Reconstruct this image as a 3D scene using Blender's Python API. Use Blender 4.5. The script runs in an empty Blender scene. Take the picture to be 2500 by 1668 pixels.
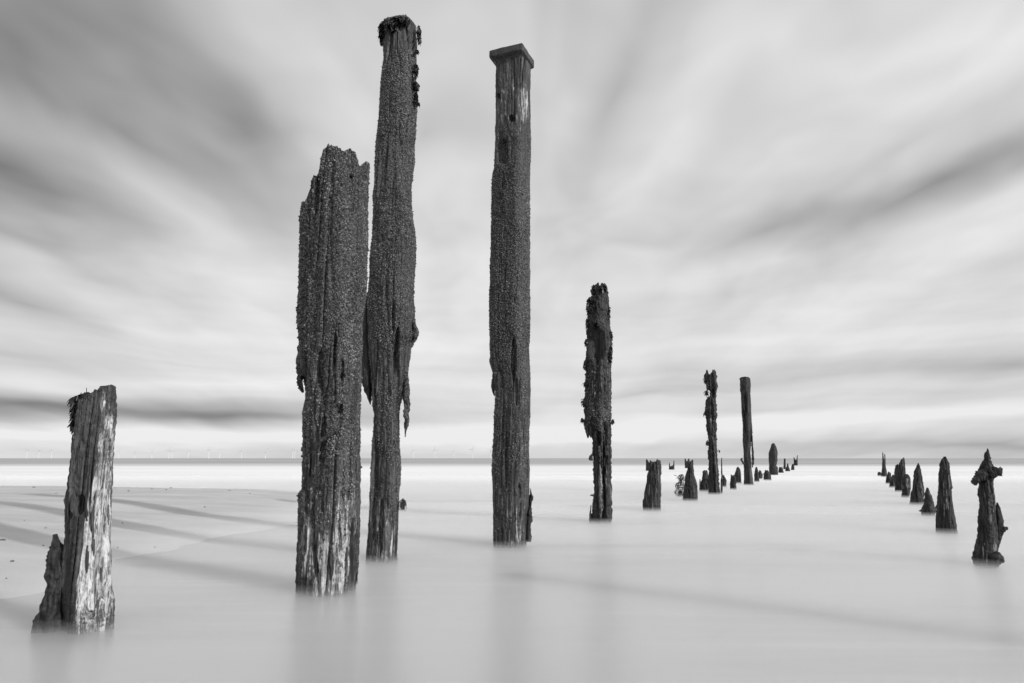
import bpy, math, random
import numpy as np
from mathutils import Vector, Matrix

random.seed(7)
RNG = np.random.default_rng(7)
SC = bpy.context.scene
COL = SC.collection

# ------------------------------------------------------------------ camera
FPX = 1667.0            # focal length in photograph pixels (24 mm on a 36 mm sensor)
HOR = 1119.0            # row of the horizon in the photograph
CAM_H = 1.0
TILT = math.atan((HOR - 834.0) / FPX)
cam_d = bpy.data.cameras.new('camera')
cam_d.sensor_width = 36.0
cam_d.lens = 24.0
cam_d.clip_start = 0.05
cam_d.clip_end = 90000.0
cam = bpy.data.objects.new('camera', cam_d)
cam.location = (0, 0, CAM_H)
cam.rotation_euler = (math.pi / 2 + TILT, 0, 0)
COL.objects.link(cam)
SC.camera = cam

# ------------------------------------------------------------------ sun + view
SUN_EL = math.radians(25.0)
SH = Vector((-0.825, 0.565, 0)).normalized()      # where shadows fall
sun_d = bpy.data.lights.new('sun', 'SUN')
sun_d.energy = 3.0
sun_d.angle = math.radians(1.2)
sun_d.color = (1.0, 1.0, 1.0)
sun = bpy.data.objects.new('sun', sun_d)
ray = Vector((SH.x * math.cos(SUN_EL), SH.y * math.cos(SUN_EL), -math.sin(SUN_EL)))
sun.rotation_euler = ray.to_track_quat('-Z', 'Y').to_euler()
sun.location = (20, -20, 30)
COL.objects.link(sun)

SC.view_settings.view_transform = 'Standard'
SC.view_settings.look = 'None'
SC.view_settings.exposure = 0.0
SC.view_settings.gamma = 1.0
SC.view_settings.use_curve_mapping = False
SC.render.engine = 'CYCLES'
SC.cycles.use_denoising = True
SC.cycles.use_adaptive_sampling = True
SC.cycles.adaptive_threshold = 0.02
SC.cycles.max_bounces = 8
SC.cycles.diffuse_bounces = 3
SC.cycles.glossy_bounces = 2
SC.cycles.volume_bounces = 6
SC.cycles.caustics_reflective = False


# ------------------------------------------------------------------ node helper
class NT:
    def __init__(self, tree):
        self.t = tree
        tree.nodes.clear()

    def n(self, typ, **kw):
        nd = self.t.nodes.new(typ)
        for k, v in kw.items():
            if k.startswith('i_'):
                key = k[2:]
                key = int(key) if key.isdigit() else key.replace('_', ' ')
                self.put(nd.inputs[key], v)
            else:
                setattr(nd, k, v)
        return nd

    def put(self, sock, v):
        if hasattr(v, 'is_output'):
            self.t.links.new(v, sock)
        elif hasattr(v, 'outputs'):
            self.t.links.new(v.outputs[0], sock)
        else:
            sock.default_value = v

    def m(self, op, a, b=None, c=None, clamp=False):
        nd = self.t.nodes.new('ShaderNodeMath')
        nd.operation = op
        nd.use_clamp = clamp
        for i, v in enumerate((a, b, c)):
            if v is not None:
                self.put(nd.inputs[i], v)
        return nd.outputs[0]

    def rng(self, v, a, b, c=0.0, d=1.0, smooth=True):
        nd = self.t.nodes.new('ShaderNodeMapRange')
        nd.interpolation_type = 'SMOOTHSTEP' if smooth else 'LINEAR'
        nd.clamp = True
        self.put(nd.inputs[0], v)
        for i, x in enumerate((a, b, c, d)):
            self.put(nd.inputs[i + 1], x)
        return nd.outputs[0]

    def noise(self, vec, scale, detail=4.0, rough=0.55, dist=0.0, dim='3D'):
        nd = self.t.nodes.new('ShaderNodeTexNoise')
        nd.noise_dimensions = dim
        self.put(nd.inputs['Vector'], vec)
        nd.inputs['Scale'].default_value = scale
        nd.inputs['Detail'].default_value = detail
        nd.inputs['Roughness'].default_value = rough
        nd.inputs['Distortion'].default_value = dist
        return nd.outputs[0]

    def scale(self, vec, s, loc=(0, 0, 0), rot=(0, 0, 0)):
        nd = self.t.nodes.new('ShaderNodeMapping')
        self.put(nd.inputs[0], vec)
        nd.inputs['Location'].default_value = loc
        nd.inputs['Rotation'].default_value = rot
        nd.inputs['Scale'].default_value = s
        return nd.outputs[0]

    def mix(self, f, a, b):
        nd = self.t.nodes.new('ShaderNodeMix')
        nd.data_type = 'FLOAT'
        self.put(nd.inputs[0], f)
        self.put(nd.inputs[2], a)
        self.put(nd.inputs[3], b)
        return nd.outputs[0]

    def grey(self, v):
        nd = self.t.nodes.new('ShaderNodeCombineColor')
        for i in range(3):
            self.put(nd.inputs[i], v)
        return nd.outputs[0]


# ------------------------------------------------------------------ world: wind-drawn cloud over a pale sky
world = bpy.data.worlds.new('World')
SC.world = world
world.use_nodes = True
W = NT(world.node_tree)
tc = W.n('ShaderNodeTexCoord')
D = tc.outputs['Generated']
sep = W.n('ShaderNodeSeparateXYZ', i_0=D)
dx, dy, dz = sep.outputs
up = W.m('MAXIMUM', dz, 0.0)
SKY_BASE = 0.755


def direction(px, py):
    a = (px - 1250.0) / FPX
    b = (834.0 - py) / FPX
    v = Vector((a, math.cos(TILT) - b * math.sin(TILT), math.sin(TILT) + b * math.cos(TILT)))
    return v.normalized()


# the cloud sheet: directions dropped onto a level layer overhead, drawn out along the wind
den = W.m('ADD', up, 0.16)
cxp = W.m('DIVIDE', dx, den)
cyp = W.m('DIVIDE', dy, den)
sheet = W.n('ShaderNodeCombineXYZ', i_0=cxp, i_1=cyp, i_2=0.0)
wn = W.n('ShaderNodeTexNoise', i_Vector=W.scale(sheet, (1.5, 0.75, 1), loc=(5, 5, 0), rot=(0, 0, math.radians(-9))), i_Scale=1.0, i_Detail=2.5, i_Roughness=0.55)
wv0 = W.n('ShaderNodeVectorMath', operation='SUBTRACT', i_0=wn.outputs[1], i_1=(0.5, 0.5, 0.5))
wv = W.n('ShaderNodeVectorMath', operation='SCALE', i_0=wv0.outputs[0], i_Scale=W.rng(dz, 0.03, 0.40, 0.25, 1.0))
sheet_w = W.n('ShaderNodeVectorMath', operation='MULTIPLY_ADD', i_0=wv.outputs[0], i_1=(0.45, 0.9, 0), i_2=sheet.outputs[0]).outputs[0]
Dw = W.n('ShaderNodeVectorMath', operation='MULTIPLY_ADD', i_0=wv.outputs[0], i_1=(0.16, 0.0, 0.11), i_2=D).outputs[0]
R9 = (0, 0, math.radians(-9))
streak = W.noise(W.scale(sheet_w, (1.5, 0.34, 1), loc=(3.1, 0.4, 0), rot=R9), 1.0, 2.0, 0.5, dim='2D')
streak2 = W.noise(W.scale(sheet_w, (4.6, 0.7, 1), loc=(7.7, 2.4, 3), rot=R9), 1.0, 2.0, 0.5, dim='2D')
mott = W.noise(W.scale(sheet_w, (2.1, 1.35, 1), loc=(1.3, 7.2, 0), rot=R9), 1.0, 3.0, 0.55, dim='2D')
bands = W.noise(W.scale(Dw, (1.1, 1.1, 24.0), loc=(2.0, 0.0, 4.6)), 1.0, 3.0, 0.6)

low = W.rng(dz, 0.02, 0.34, 1.0, 0.0)
high = W.m('SUBTRACT', 1.0, W.m('MULTIPLY', low, 0.55))
st = W.m('ADD', W.m('MULTIPLY', W.m('SUBTRACT', streak, 0.5), 0.22), W.m('MULTIPLY', W.m('SUBTRACT', streak2, 0.5), 0.12))
L = W.m('MULTIPLY_ADD', st, high, SKY_BASE)
L = W.m('MULTIPLY_ADD', W.m('SUBTRACT', mott, 0.5), W.rng(dz, 0.04, 0.36, 0.10, 0.56), L)
L = W.m('ADD', L, W.m('MULTIPLY', W.m('MULTIPLY', W.m('SUBTRACT', bands, 0.5), 0.50), low))

# single cloud masses: (px, py, half length, half height, tilt, amount)
CLOUDS = [
    (-80, 20, 440, 340, -25, -0.44), (580, 290, 190, 90, 32, -0.34), (330, 350, 420, 70, 22, -0.22), (20, 425, 330, 75, 10, -0.30),
    (-20, 560, 260, 44, 12, -0.18), (110, 755, 260, 38, 14, -0.22), (420, 520, 360, 42, 22, 0.12), (120, 670, 200, 38, 24, 0.14),
    (640, 100, 260, 110, 62, 0.08), (560, 850, 360, 60, 0, 0.10), (80, 990, 460, 26, -1, -0.46), (560, 1010, 420, 20, 0, -0.34), (60, 880, 400, 26, 3, -0.18), (250, 200, 420, 200, 10, -0.10),
    (300, 1062, 900, 20, 0, 0.22), (500, 940, 500, 22, -3, 0.12), (1200, 1050, 500, 30, 0, 0.14), (1520, 230, 230, 44, -58, -0.19), (1700, 90, 200, 40, -58, -0.07),
    (2230, 475, 340, 46, -19, -0.27), (1880, 545, 380, 34, -12, -0.18), (1560, 590, 260, 24, -10, -0.12), (2500, 400, 260, 44, -20, -0.20),
    (2180, 350, 260, 34, -22, -0.14), (1900, 625, 190, 52, 0, 0.20), (1560, 615, 120, 30, 0, 0.08), (2350, 600, 320, 40, -18, 0.06),
    (2440, 885, 330, 22, 2, -0.24), (2300, 960, 420, 22, 0, -0.12), (1600, 960, 300, 20, -4, -0.14), (1700, 1042, 620, 15, -2, 0.16),
    (2420, 1085, 520, 18, 0, -0.28), (2100, 1020, 500, 14, -2, 0.16), (1045, 320, 90, 60, -40, -0.16), (1000, 620, 300, 200, 0, 0.05),
]
for (px, py, ru, rv, tilt, amt) in CLOUDS:
    c = direction(px, py)
    e1 = Vector((0, 0, 1)).cross(c).normalized() * -1.0
    e2 = e1.cross(c).normalized()
    t = math.radians(tilt)
    a1 = e1 * math.cos(t) - e2 * math.sin(t)
    a2 = c.cross(a1)
    mp = W.n('ShaderNodeMapping', vector_type='TEXTURE', i_0=Dw)
    mp.inputs['Location'].default_value = c
    mp.inputs['Rotation'].default_value = Matrix((a1, a2, c)).transposed().to_euler()
    mp.inputs['Scale'].default_value = (2.3 * ru / FPX, 2.3 * rv / FPX, 1.0)
    g = W.n('ShaderNodeTexGradient', gradient_type='QUADRATIC_SPHERE', i_0=mp.outputs[0])
    L = W.m('MULTIPLY_ADD', g.outputs[1], amt, L)
L = W.m('MINIMUM', W.m('MAXIMUM', L, 0.10), 0.90)
sky = W.n('ShaderNodeTexSky', sky_type='NISHITA')
sky.sun_disc = False
sky.sun_elevation = SUN_EL
sky.sun_rotation = math.radians(128)
skybw = W.n('ShaderNodeRGBToBW', i_0=sky.outputs[0])
clear = W.m('MINIMUM', W.m('MULTIPLY', skybw.outputs[0], 0.07), 1.0)
L = W.mix(0.90, clear, L)
bg = W.n('ShaderNodeBackground', i_0=W.grey(L), i_1=1.0)
wo = W.n('ShaderNodeOutputWorld', i_0=bg.outputs[0])
world.cycles.sampling_method = 'MANUAL'
world.cycles.sample_map_resolution = 256


# ------------------------------------------------------------------ photograph -> world
def hl(px):                          # the lens bows the horizon a little
    return 1122.0 - 9.0 * ((px - 1250.0) / 1250.0) ** 2


def rayof(px, py):
    py = py + (HOR - hl(px))
    a = (px - 1250.0) / FPX
    b = (834.0 - py) / FPX
    return a, math.cos(TILT) - b * math.sin(TILT), math.sin(TILT) + b * math.cos(TILT)


def ground(px, py, z=0.0):
    a, y, zz = rayof(px, py)
    t = (z - CAM_H) / zz
    return a * t, y * t


def plane(px, py, Y):                # point at distance Y in front of the camera
    a, y, zz = rayof(px, py)
    t = Y / y
    return a * t, CAM_H + zz * t


# ------------------------------------------------------------------ noise in numpy
def _hash(ix, iy, iz, seed):
    h = (ix.astype(np.int64) * 374761393 + iy.astype(np.int64) * 668265263 + iz.astype(np.int64) * 2147483647 + seed * 1274126177) & 0xFFFFFFFF
    h = ((h ^ (h >> 13)) * 1274126177) & 0xFFFFFFFF
    h = ((h ^ (h >> 16)) * 2246822519) & 0xFFFFFFFF
    h = h ^ (h >> 15)
    return (h & 0xFFFFFF) / float(0xFFFFFF)


def vnoise(p, seed=0):
    i = np.floor(p)
    f = p - i
    f = f * f * (3 - 2 * f)
    i = i.astype(np.int64)
    r = 0
    for a in (0, 1):
        for b in (0, 1):
            for c in (0, 1):
                w = (f[:, 0] if a else 1 - f[:, 0]) * (f[:, 1] if b else 1 - f[:, 1]) * (f[:, 2] if c else 1 - f[:, 2])
                r = r + w * _hash(i[:, 0] + a, i[:, 1] + b, i[:, 2] + c, seed)
    return r * 2 - 1


def fbm(p, octv=3, seed=0, gain=0.5):
    r = 0
    a = 1.0
    tot = 0
    for o in range(octv):
        r = r + a * vnoise(p * (2.03 ** o) + 17.3 * o, seed + o)
        tot += a
        a *= gain
    return r / tot


def worley(p, seed=0):
    i = np.floor(p).astype(np.int64)
    best = np.full(len(p), 9.0)
    for a in (-1, 0, 1):
        for b in (-1, 0, 1):
            for c in (-1, 0, 1):
                x, y, z = i[:, 0] + a, i[:, 1] + b, i[:, 2] + c
                q = np.stack([x + _hash(x, y, z, seed), y + _hash(x, y, z, seed + 11), z + _hash(x, y, z, seed + 23)], 1)
                best = np.minimum(best, ((q - p) ** 2).sum(1))
    return np.sqrt(best)


def sstep(a, b, x):
    t = np.clip((x - a) / (b - a), 0, 1)
    return t * t * (3 - 2 * t)


# ------------------------------------------------------------------ object helpers
def mesh_obj(name, verts, faces, mat, parent=None, smooth=True, attrs=None):
    me = bpy.data.meshes.new(name)
    verts = np.asarray(verts, dtype=np.float32)
    if isinstance(faces, np.ndarray):
        k = faces.shape[1]
        me.vertices.add(len(verts))
        me.vertices.foreach_set('co', verts.ravel())
        me.loops.add(faces.size)
        me.loops.foreach_set('vertex_index', faces.astype(np.int32).ravel())
        me.polygons.add(len(faces))
        me.polygons.foreach_set('loop_start', np.arange(0, faces.size, k, dtype=np.int32))
        me.update(calc_edges=True)
        me.validate()
    else:
        me.from_pydata([tuple(map(float, v)) for v in verts], [], faces)
    if smooth:
        me.polygons.foreach_set('use_smooth', np.ones(len(me.polygons), dtype=bool))
    for k, v in (attrs or {}).items():
        at = me.attributes.new(k, 'FLOAT', 'POINT')
        at.data.foreach_set('value', np.asarray(v, dtype=np.float32))
    me.materials.append(mat)
    o = bpy.data.objects.new(name, me)
    COL.objects.link(o)
    if parent is not None:
        o.parent = parent
    return o


def tag(o, label=None, cat=None, group=None, kind=None):
    if label:
        o['label'] = label
    if cat:
        o['category'] = cat
    if group:
        o['group'] = group
    if kind:
        o['kind'] = kind
    return o


def empty(name, loc):
    o = bpy.data.objects.new(name, None)
    o.empty_display_size = 0.2
    o.location = loc
    COL.objects.link(o)
    return o


# ------------------------------------------------------------------ materials
def material(name):
    m = bpy.data.materials.new(name)
    m.use_nodes = True
    return m, NT(m.node_tree)


def wood_material(name, dark=0.020, mid=0.085, pale=0.50, gain=1.0, crust_lo=0.025, crust_hi=0.17):
    m, t = material(name)
    co = t.n('ShaderNodeTexCoord').outputs['Object']
    pal = t.n('ShaderNodeAttribute', attribute_name='pale').outputs['Fac']
    cru = t.n('ShaderNodeAttribute', attribute_name='crust').outputs['Fac']
    g1 = t.noise(t.scale(co, (34, 34, 1.6)), 1.0, 5, 0.6, 0.3)
    g2 = t.noise(t.scale(co, (120, 120, 7)), 1.0, 3, 0.6, 0.2)
    bl = t.noise(t.scale(co, (7, 7, 4)), 1.0, 4, 0.6)
    f = t.m('ADD', t.m('MULTIPLY', g1, 0.6), t.m('MULTIPLY', g2, 0.4))
    f = t.rng(f, 0.38, 0.66)
    f = t.m('MULTIPLY', f, t.rng(bl, 0.3, 0.7, 0.35, 1.0))
    wood = t.mix(f, dark, mid)
    # bleached bare wood where the weed has worn off, in flakes along the grain
    fl = t.noise(t.scale(co, (40, 40, 9)), 1.0, 5, 0.65, 0.4)
    pk = t.m('ADD', pal, t.m('MULTIPLY', t.m('SUBTRACT', fl, 0.5), 1.5))
    pk = t.m('MULTIPLY', t.rng(pk, 0.36, 0.80), t.rng(pal, 0.0, 0.2))
    mott = t.noise(t.scale(co, (22, 22, 12), loc=(3, 8, 1)), 1.0, 5, 0.68, 0.5)
    pk = t.m('MULTIPLY', pk, t.rng(mott, 0.30, 0.56, 0.25, 1.0))
    pg = t.rng(t.m('ADD', t.m('MULTIPLY', g2, 0.5), t.m('MULTIPLY', g1, 0.5)), 0.41, 0.57, 0.10, 1.0)
    wood = t.mix(pk, wood, t.m('MULTIPLY', pg, pale))
    # barnacle crust
    vo = t.n('ShaderNodeTexVoronoi', feature='F1', i_Vector=co, i_Scale=95.0)
    vs = t.n('ShaderNodeTexVoronoi', feature='F1', i_Vector=co, i_Scale=46.0)
    cell = t.n('ShaderNodeSeparateColor', i_0=vo.outputs['Color']).outputs[0]
    cc = t.mix(t.m('MULTIPLY', t.rng(vo.outputs['Distance'], 0.75, 0.15), t.rng(cell, 0.15, 1.0)), crust_lo, crust_hi)
    cn = t.noise(t.scale(co, (60, 60, 60)), 1.0, 4, 0.6)
    ck = t.rng(t.m('ADD', cru, t.m('MULTIPLY', t.m('SUBTRACT', cn, 0.5), 1.2)), 0.35, 0.65)
    ck = t.m('MULTIPLY', ck, t.rng(cru, 0.0, 0.1))
    col = t.mix(ck, wood, cc)
    col = t.m('MULTIPLY', col, gain)
    h = t.m('ADD', t.m('MULTIPLY', g1, 0.006), t.m('MULTIPLY', g2, 0.004))
    h2 = t.m('ADD', t.m('MULTIPLY', t.m('SUBTRACT', 1.0, vo.outputs['Distance']), 0.008),
             t.m('MULTIPLY', t.m('SUBTRACT', 1.0, vs.outputs['Distance']), 0.006))
    hh = t.mix(ck, h, h2)
    bp = t.n('ShaderNodeBump', i_Strength=1.0, i_Distance=1.0, i_Height=hh)
    rough = t.mix(ck, t.mix(g2, 0.55, 0.85), 0.42)
    b = t.n('ShaderNodeBsdfPrincipled', i_Base_Color=t.grey(col), i_Roughness=rough, i_Normal=bp.outputs[0])
    b.inputs['Specular IOR Level'].default_value = 0.4
    t.n('ShaderNodeOutputMaterial', i_0=b.outputs[0])
    return m


M_WOOD = wood_material('barnacled timber', dark=0.012, mid=0.15, pale=0.58, gain=1.0, crust_lo=0.016, crust_hi=0.26)
M_BLEACH = wood_material('bleached timber', dark=0.014, mid=0.13, pale=0.62, gain=1.0, crust_hi=0.28)
M_DARK = wood_material('black rotten timber', dark=0.006, mid=0.085, pale=0.42, gain=0.9, crust_lo=0.008, crust_hi=0.11)


def simple(name, lo, hi, scale, rough=0.6, bump=0.0):
    m, t = material(name)
    co = t.n('ShaderNodeTexCoord').outputs['Object']
    n = t.noise(t.scale(co, (scale, scale, scale)), 1.0, 5, 0.6)
    c = t.mix(t.rng(n, 0.3, 0.7), lo, hi)
    b = t.n('ShaderNodeBsdfPrincipled', i_Base_Color=t.grey(c), i_Roughness=rough)
    if bump:
        bp = t.n('ShaderNodeBump', i_Strength=1.0, i_Distance=bump, i_Height=n)
        t.put(b.inputs['Normal'], bp.outputs[0])
    t.n('ShaderNodeOutputMaterial', i_0=b.outputs[0])
    return m


M_WEED = simple('wet black seaweed', 0.006, 0.022, 40, 0.45)
M_CAP = simple('weathered cap timber', 0.022, 0.070, 30, 0.8, 0.004)
M_ROPE = simple('bleached rope', 0.20, 0.75, 30, 0.85)
M_STONE = simple('dark pebble', 0.03, 0.10, 60, 0.7)
M_TURB = simple('turbine white paint', 0.64, 0.68, 0.05, 0.6)


def barnacle_material():
    m, t = material('barnacle shell')
    geo = t.n('ShaderNodeNewGeometry')
    r = geo.outputs['Random Per Island']
    co = t.n('ShaderNodeTexCoord').outputs['Object']
    bl = t.noise(t.scale(co, (5, 5, 3)), 1.0, 3, 0.6)
    c = t.mix(t.m('POWER', r, 1.8), 0.022, 0.26)
    c = t.m('MULTIPLY', c, t.rng(bl, 0.32, 0.68, 0.35, 1.5))
    b = t.n('ShaderNodeBsdfPrincipled', i_Base_Color=t.grey(c), i_Roughness=t.mix(r, 0.75, 0.45))
    b.inputs['Specular IOR Level'].default_value = 0.35
    t.n('ShaderNodeOutputMaterial', i_0=b.outputs[0])
    return m


M_BARN = barnacle_material()


def water_material(volume):
    m, t = material('milky shallow water' if volume else 'open sea water')
    co = t.n('ShaderNodeTexCoord').outputs['Object']
    s = t.n('ShaderNodeSeparateXYZ', i_0=co)
    x, y = s.outputs[0], s.outputs[1]
    # distance kept on a log scale so that near swirls and far surf lines both have detail
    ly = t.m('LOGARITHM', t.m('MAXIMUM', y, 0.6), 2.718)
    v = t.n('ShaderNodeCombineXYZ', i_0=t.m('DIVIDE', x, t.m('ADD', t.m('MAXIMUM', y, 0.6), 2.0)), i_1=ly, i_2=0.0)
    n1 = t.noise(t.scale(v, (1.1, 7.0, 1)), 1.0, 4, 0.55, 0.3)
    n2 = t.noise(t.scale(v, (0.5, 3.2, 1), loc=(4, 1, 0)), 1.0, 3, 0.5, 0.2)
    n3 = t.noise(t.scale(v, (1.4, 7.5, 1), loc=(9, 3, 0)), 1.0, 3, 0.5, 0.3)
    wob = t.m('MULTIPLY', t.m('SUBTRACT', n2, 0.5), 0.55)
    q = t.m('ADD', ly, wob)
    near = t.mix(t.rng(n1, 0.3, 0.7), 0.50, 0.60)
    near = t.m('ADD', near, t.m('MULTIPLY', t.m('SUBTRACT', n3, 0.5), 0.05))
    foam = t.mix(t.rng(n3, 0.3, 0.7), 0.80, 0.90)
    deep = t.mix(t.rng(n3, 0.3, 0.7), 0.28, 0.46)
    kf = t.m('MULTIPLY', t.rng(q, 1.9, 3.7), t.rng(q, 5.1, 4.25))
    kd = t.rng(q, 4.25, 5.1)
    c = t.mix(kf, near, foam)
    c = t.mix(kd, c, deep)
    dif = t.n('ShaderNodeBsdfDiffuse', i_Color=t.grey(c))
    tr = t.n('ShaderNodeBsdfTransparent')
    # faint trails of foam and silt drawn out along the swell
    n4 = t.noise(t.scale(v, (1.0, 4.6, 1), loc=(2, 7, 0), rot=(0, 0, 0.12)), 1.0, 4, 0.6, 0.6)
    trail = t.m('MULTIPLY', t.rng(n4, 0.42, 0.72), 0.55)
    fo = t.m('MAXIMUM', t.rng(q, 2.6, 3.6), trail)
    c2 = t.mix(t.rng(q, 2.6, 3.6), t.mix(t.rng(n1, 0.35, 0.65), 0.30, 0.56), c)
    t.put(dif.inputs['Color'], t.grey(c2))
    body = t.n('ShaderNodeMixShader', i_0=fo, i_1=tr.outputs[0], i_2=dif.outputs[0])
    gl = t.n('ShaderNodeBsdfAnisotropic', i_Roughness=t.mix(kd, 0.31, 0.5))
    gl.inputs['Color'].default_value = (0.92, 0.92, 0.92, 1)
    k = t.m('MULTIPLY', t.mix(t.rng(q, 1.0, 3.2), 0.50, 0.20), t.mix(kd, 1.0, 0.7))
    k = t.m('ADD', k, t.m('MULTIPLY', t.m('SUBTRACT', n1, 0.5), 0.10))
    mx = t.n('ShaderNodeMixShader', i_0=k, i_1=body.outputs[0], i_2=gl.outputs[0])
    out = t.n('ShaderNodeOutputMaterial', i_0=mx.outputs[0])
    if volume:
        v = t.n('ShaderNodeVolumePrincipled', i_Density=2.7, i_Anisotropy=0.0)
        v.inputs['Color'].default_value = (0.975, 0.975, 0.975, 1)
        t.put(out.inputs['Volume'], v.outputs[0])
    return m


def sand_material():
    m, t = material('wet beach sand')
    co = t.n('ShaderNodeTexCoord').outputs['Object']
    wet = t.n('ShaderNodeAttribute', attribute_name='height').outputs['Fac']
    n1 = t.noise(t.scale(co, (0.5, 1.6, 1)), 1.0, 5, 0.6, 0.4)
    n2 = t.noise(t.scale(co, (14, 30, 10)), 1.0, 4, 0.65)
    n3 = t.noise(t.scale(co, (160, 160, 160)), 1.0, 2, 0.6)
    c = t.mix(t.rng(n1, 0.3, 0.7), 0.42, 0.52)
    c = t.m('ADD', c, t.m('MULTIPLY', t.m('SUBTRACT', n2, 0.5), 0.10))
    c = t.m('ADD', c, t.m('MULTIPLY', t.m('SUBTRACT', n3, 0.5), 0.12))
    spk = t.rng(t.noise(t.scale(co, (26, 40, 26)), 1.0, 2, 0.5), 0.72, 0.78, 0.0, 0.5)
    c = t.mix(spk, c, 0.18)
    h = t.m('ADD', t.m('MULTIPLY', n2, 0.012), t.m('MULTIPLY', n3, 0.0015))
    bp = t.n('ShaderNodeBump', i_Strength=0.7, i_Distance=1.0, i_Height=h)
    b = t.n('ShaderNodeBsdfPrincipled', i_Base_Color=t.grey(c), i_Roughness=t.rng(wet, 0.02, 0.10, 0.35, 0.8), i_Normal=bp.outputs[0])
    b.inputs['Specular IOR Level'].default_value = 0.3
    # the sheet of water left on the low sand
    film = t.n('ShaderNodeBsdfAnisotropic', i_Roughness=0.34)
    film.inputs['Color'].default_value = (0.92, 0.92, 0.92, 1)
    hw = t.m('ADD', wet, t.m('MULTIPLY', t.m('SUBTRACT', n1, 0.5), 0.05))
    mx = t.n('ShaderNodeMixShader', i_0=t.m('MULTIPLY', t.rng(hw, 0.10, 0.012), t.rng(wet, -0.003, 0.001, 0.0, 0.36)), i_1=b.outputs[0], i_2=film.outputs[0])
    t.n('ShaderNodeOutputMaterial', i_0=mx.outputs[0])
    return m


# ------------------------------------------------------------------ sea, sand, wave blur haze
def build_sea():
    Yf, Yn, Xn = 60000.0, 60.0, 90.0
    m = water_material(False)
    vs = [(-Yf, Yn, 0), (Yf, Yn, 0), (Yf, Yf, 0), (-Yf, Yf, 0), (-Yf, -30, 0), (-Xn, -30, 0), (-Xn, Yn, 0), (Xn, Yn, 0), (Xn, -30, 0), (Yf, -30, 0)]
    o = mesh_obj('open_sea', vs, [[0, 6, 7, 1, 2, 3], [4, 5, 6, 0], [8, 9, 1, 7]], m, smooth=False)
    tag(o, kind='structure')
    x0, x1, y0, y1, z0, z1 = -Xn, Xn, -30, Yn, -1.0, 0.0
    vs = [(x0, y0, z0), (x1, y0, z0), (x1, y1, z0), (x0, y1, z0), (x0, y0, z1), (x1, y0, z1), (x1, y1, z1), (x0, y1, z1)]
    fs = [[0, 3, 2, 1], [4, 5, 6, 7], [0, 1, 5, 4], [1, 2, 6, 5], [2, 3, 7, 6], [3, 0, 4, 7]]
    o = mesh_obj('shallow_water', vs, fs, water_material(True), smooth=False)
    tag(o, kind='structure')
    o = mesh_obj('sea_bed', [(-Xn, -30, -1.02), (Xn, -30, -1.02), (Xn, Yn, -1.02), (-Xn, Yn, -1.02)], [[0, 1, 2, 3]], simple('silty sea bed', 0.62, 0.70, 1.0), smooth=False)
    tag(o, kind='structure')


def build_wave_blur():
    for top, dens in ((0.032, 1.0), (0.075, 0.50)):  # added haze slabs imitating waves smeared by motion, softening the post feet
        m, t = material('wave blur haze')
        v = t.n('ShaderNodeVolumePrincipled', i_Density=dens, i_Anisotropy=0.0)
        v.inputs['Color'].default_value = (0.90, 0.90, 0.90, 1)
        t.n('ShaderNodeOutputMaterial', i_Volume=v.outputs[0])
        x0, x1, y0, y1, z0, z1 = -42, 42, 1.6, 40, 0.002, top
        vs = [(x0, y0, z0), (x1, y0, z0), (x1, y1, z0), (x0, y1, z0), (x0, y0, z1), (x1, y0, z1), (x1, y1, z1), (x0, y1, z1)]
        fs = [[0, 3, 2, 1], [4, 5, 6, 7], [0, 1, 5, 4], [1, 2, 6, 5], [2, 3, 7, 6], [3, 0, 4, 7]]
        o = mesh_obj('wave_blur_layer', vs, fs, m, smooth=False)
        tag(o, 'added thin pale haze imitating the motion blur of waves round the posts', 'mist', 'wave blur on the water', kind='stuff')


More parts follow.
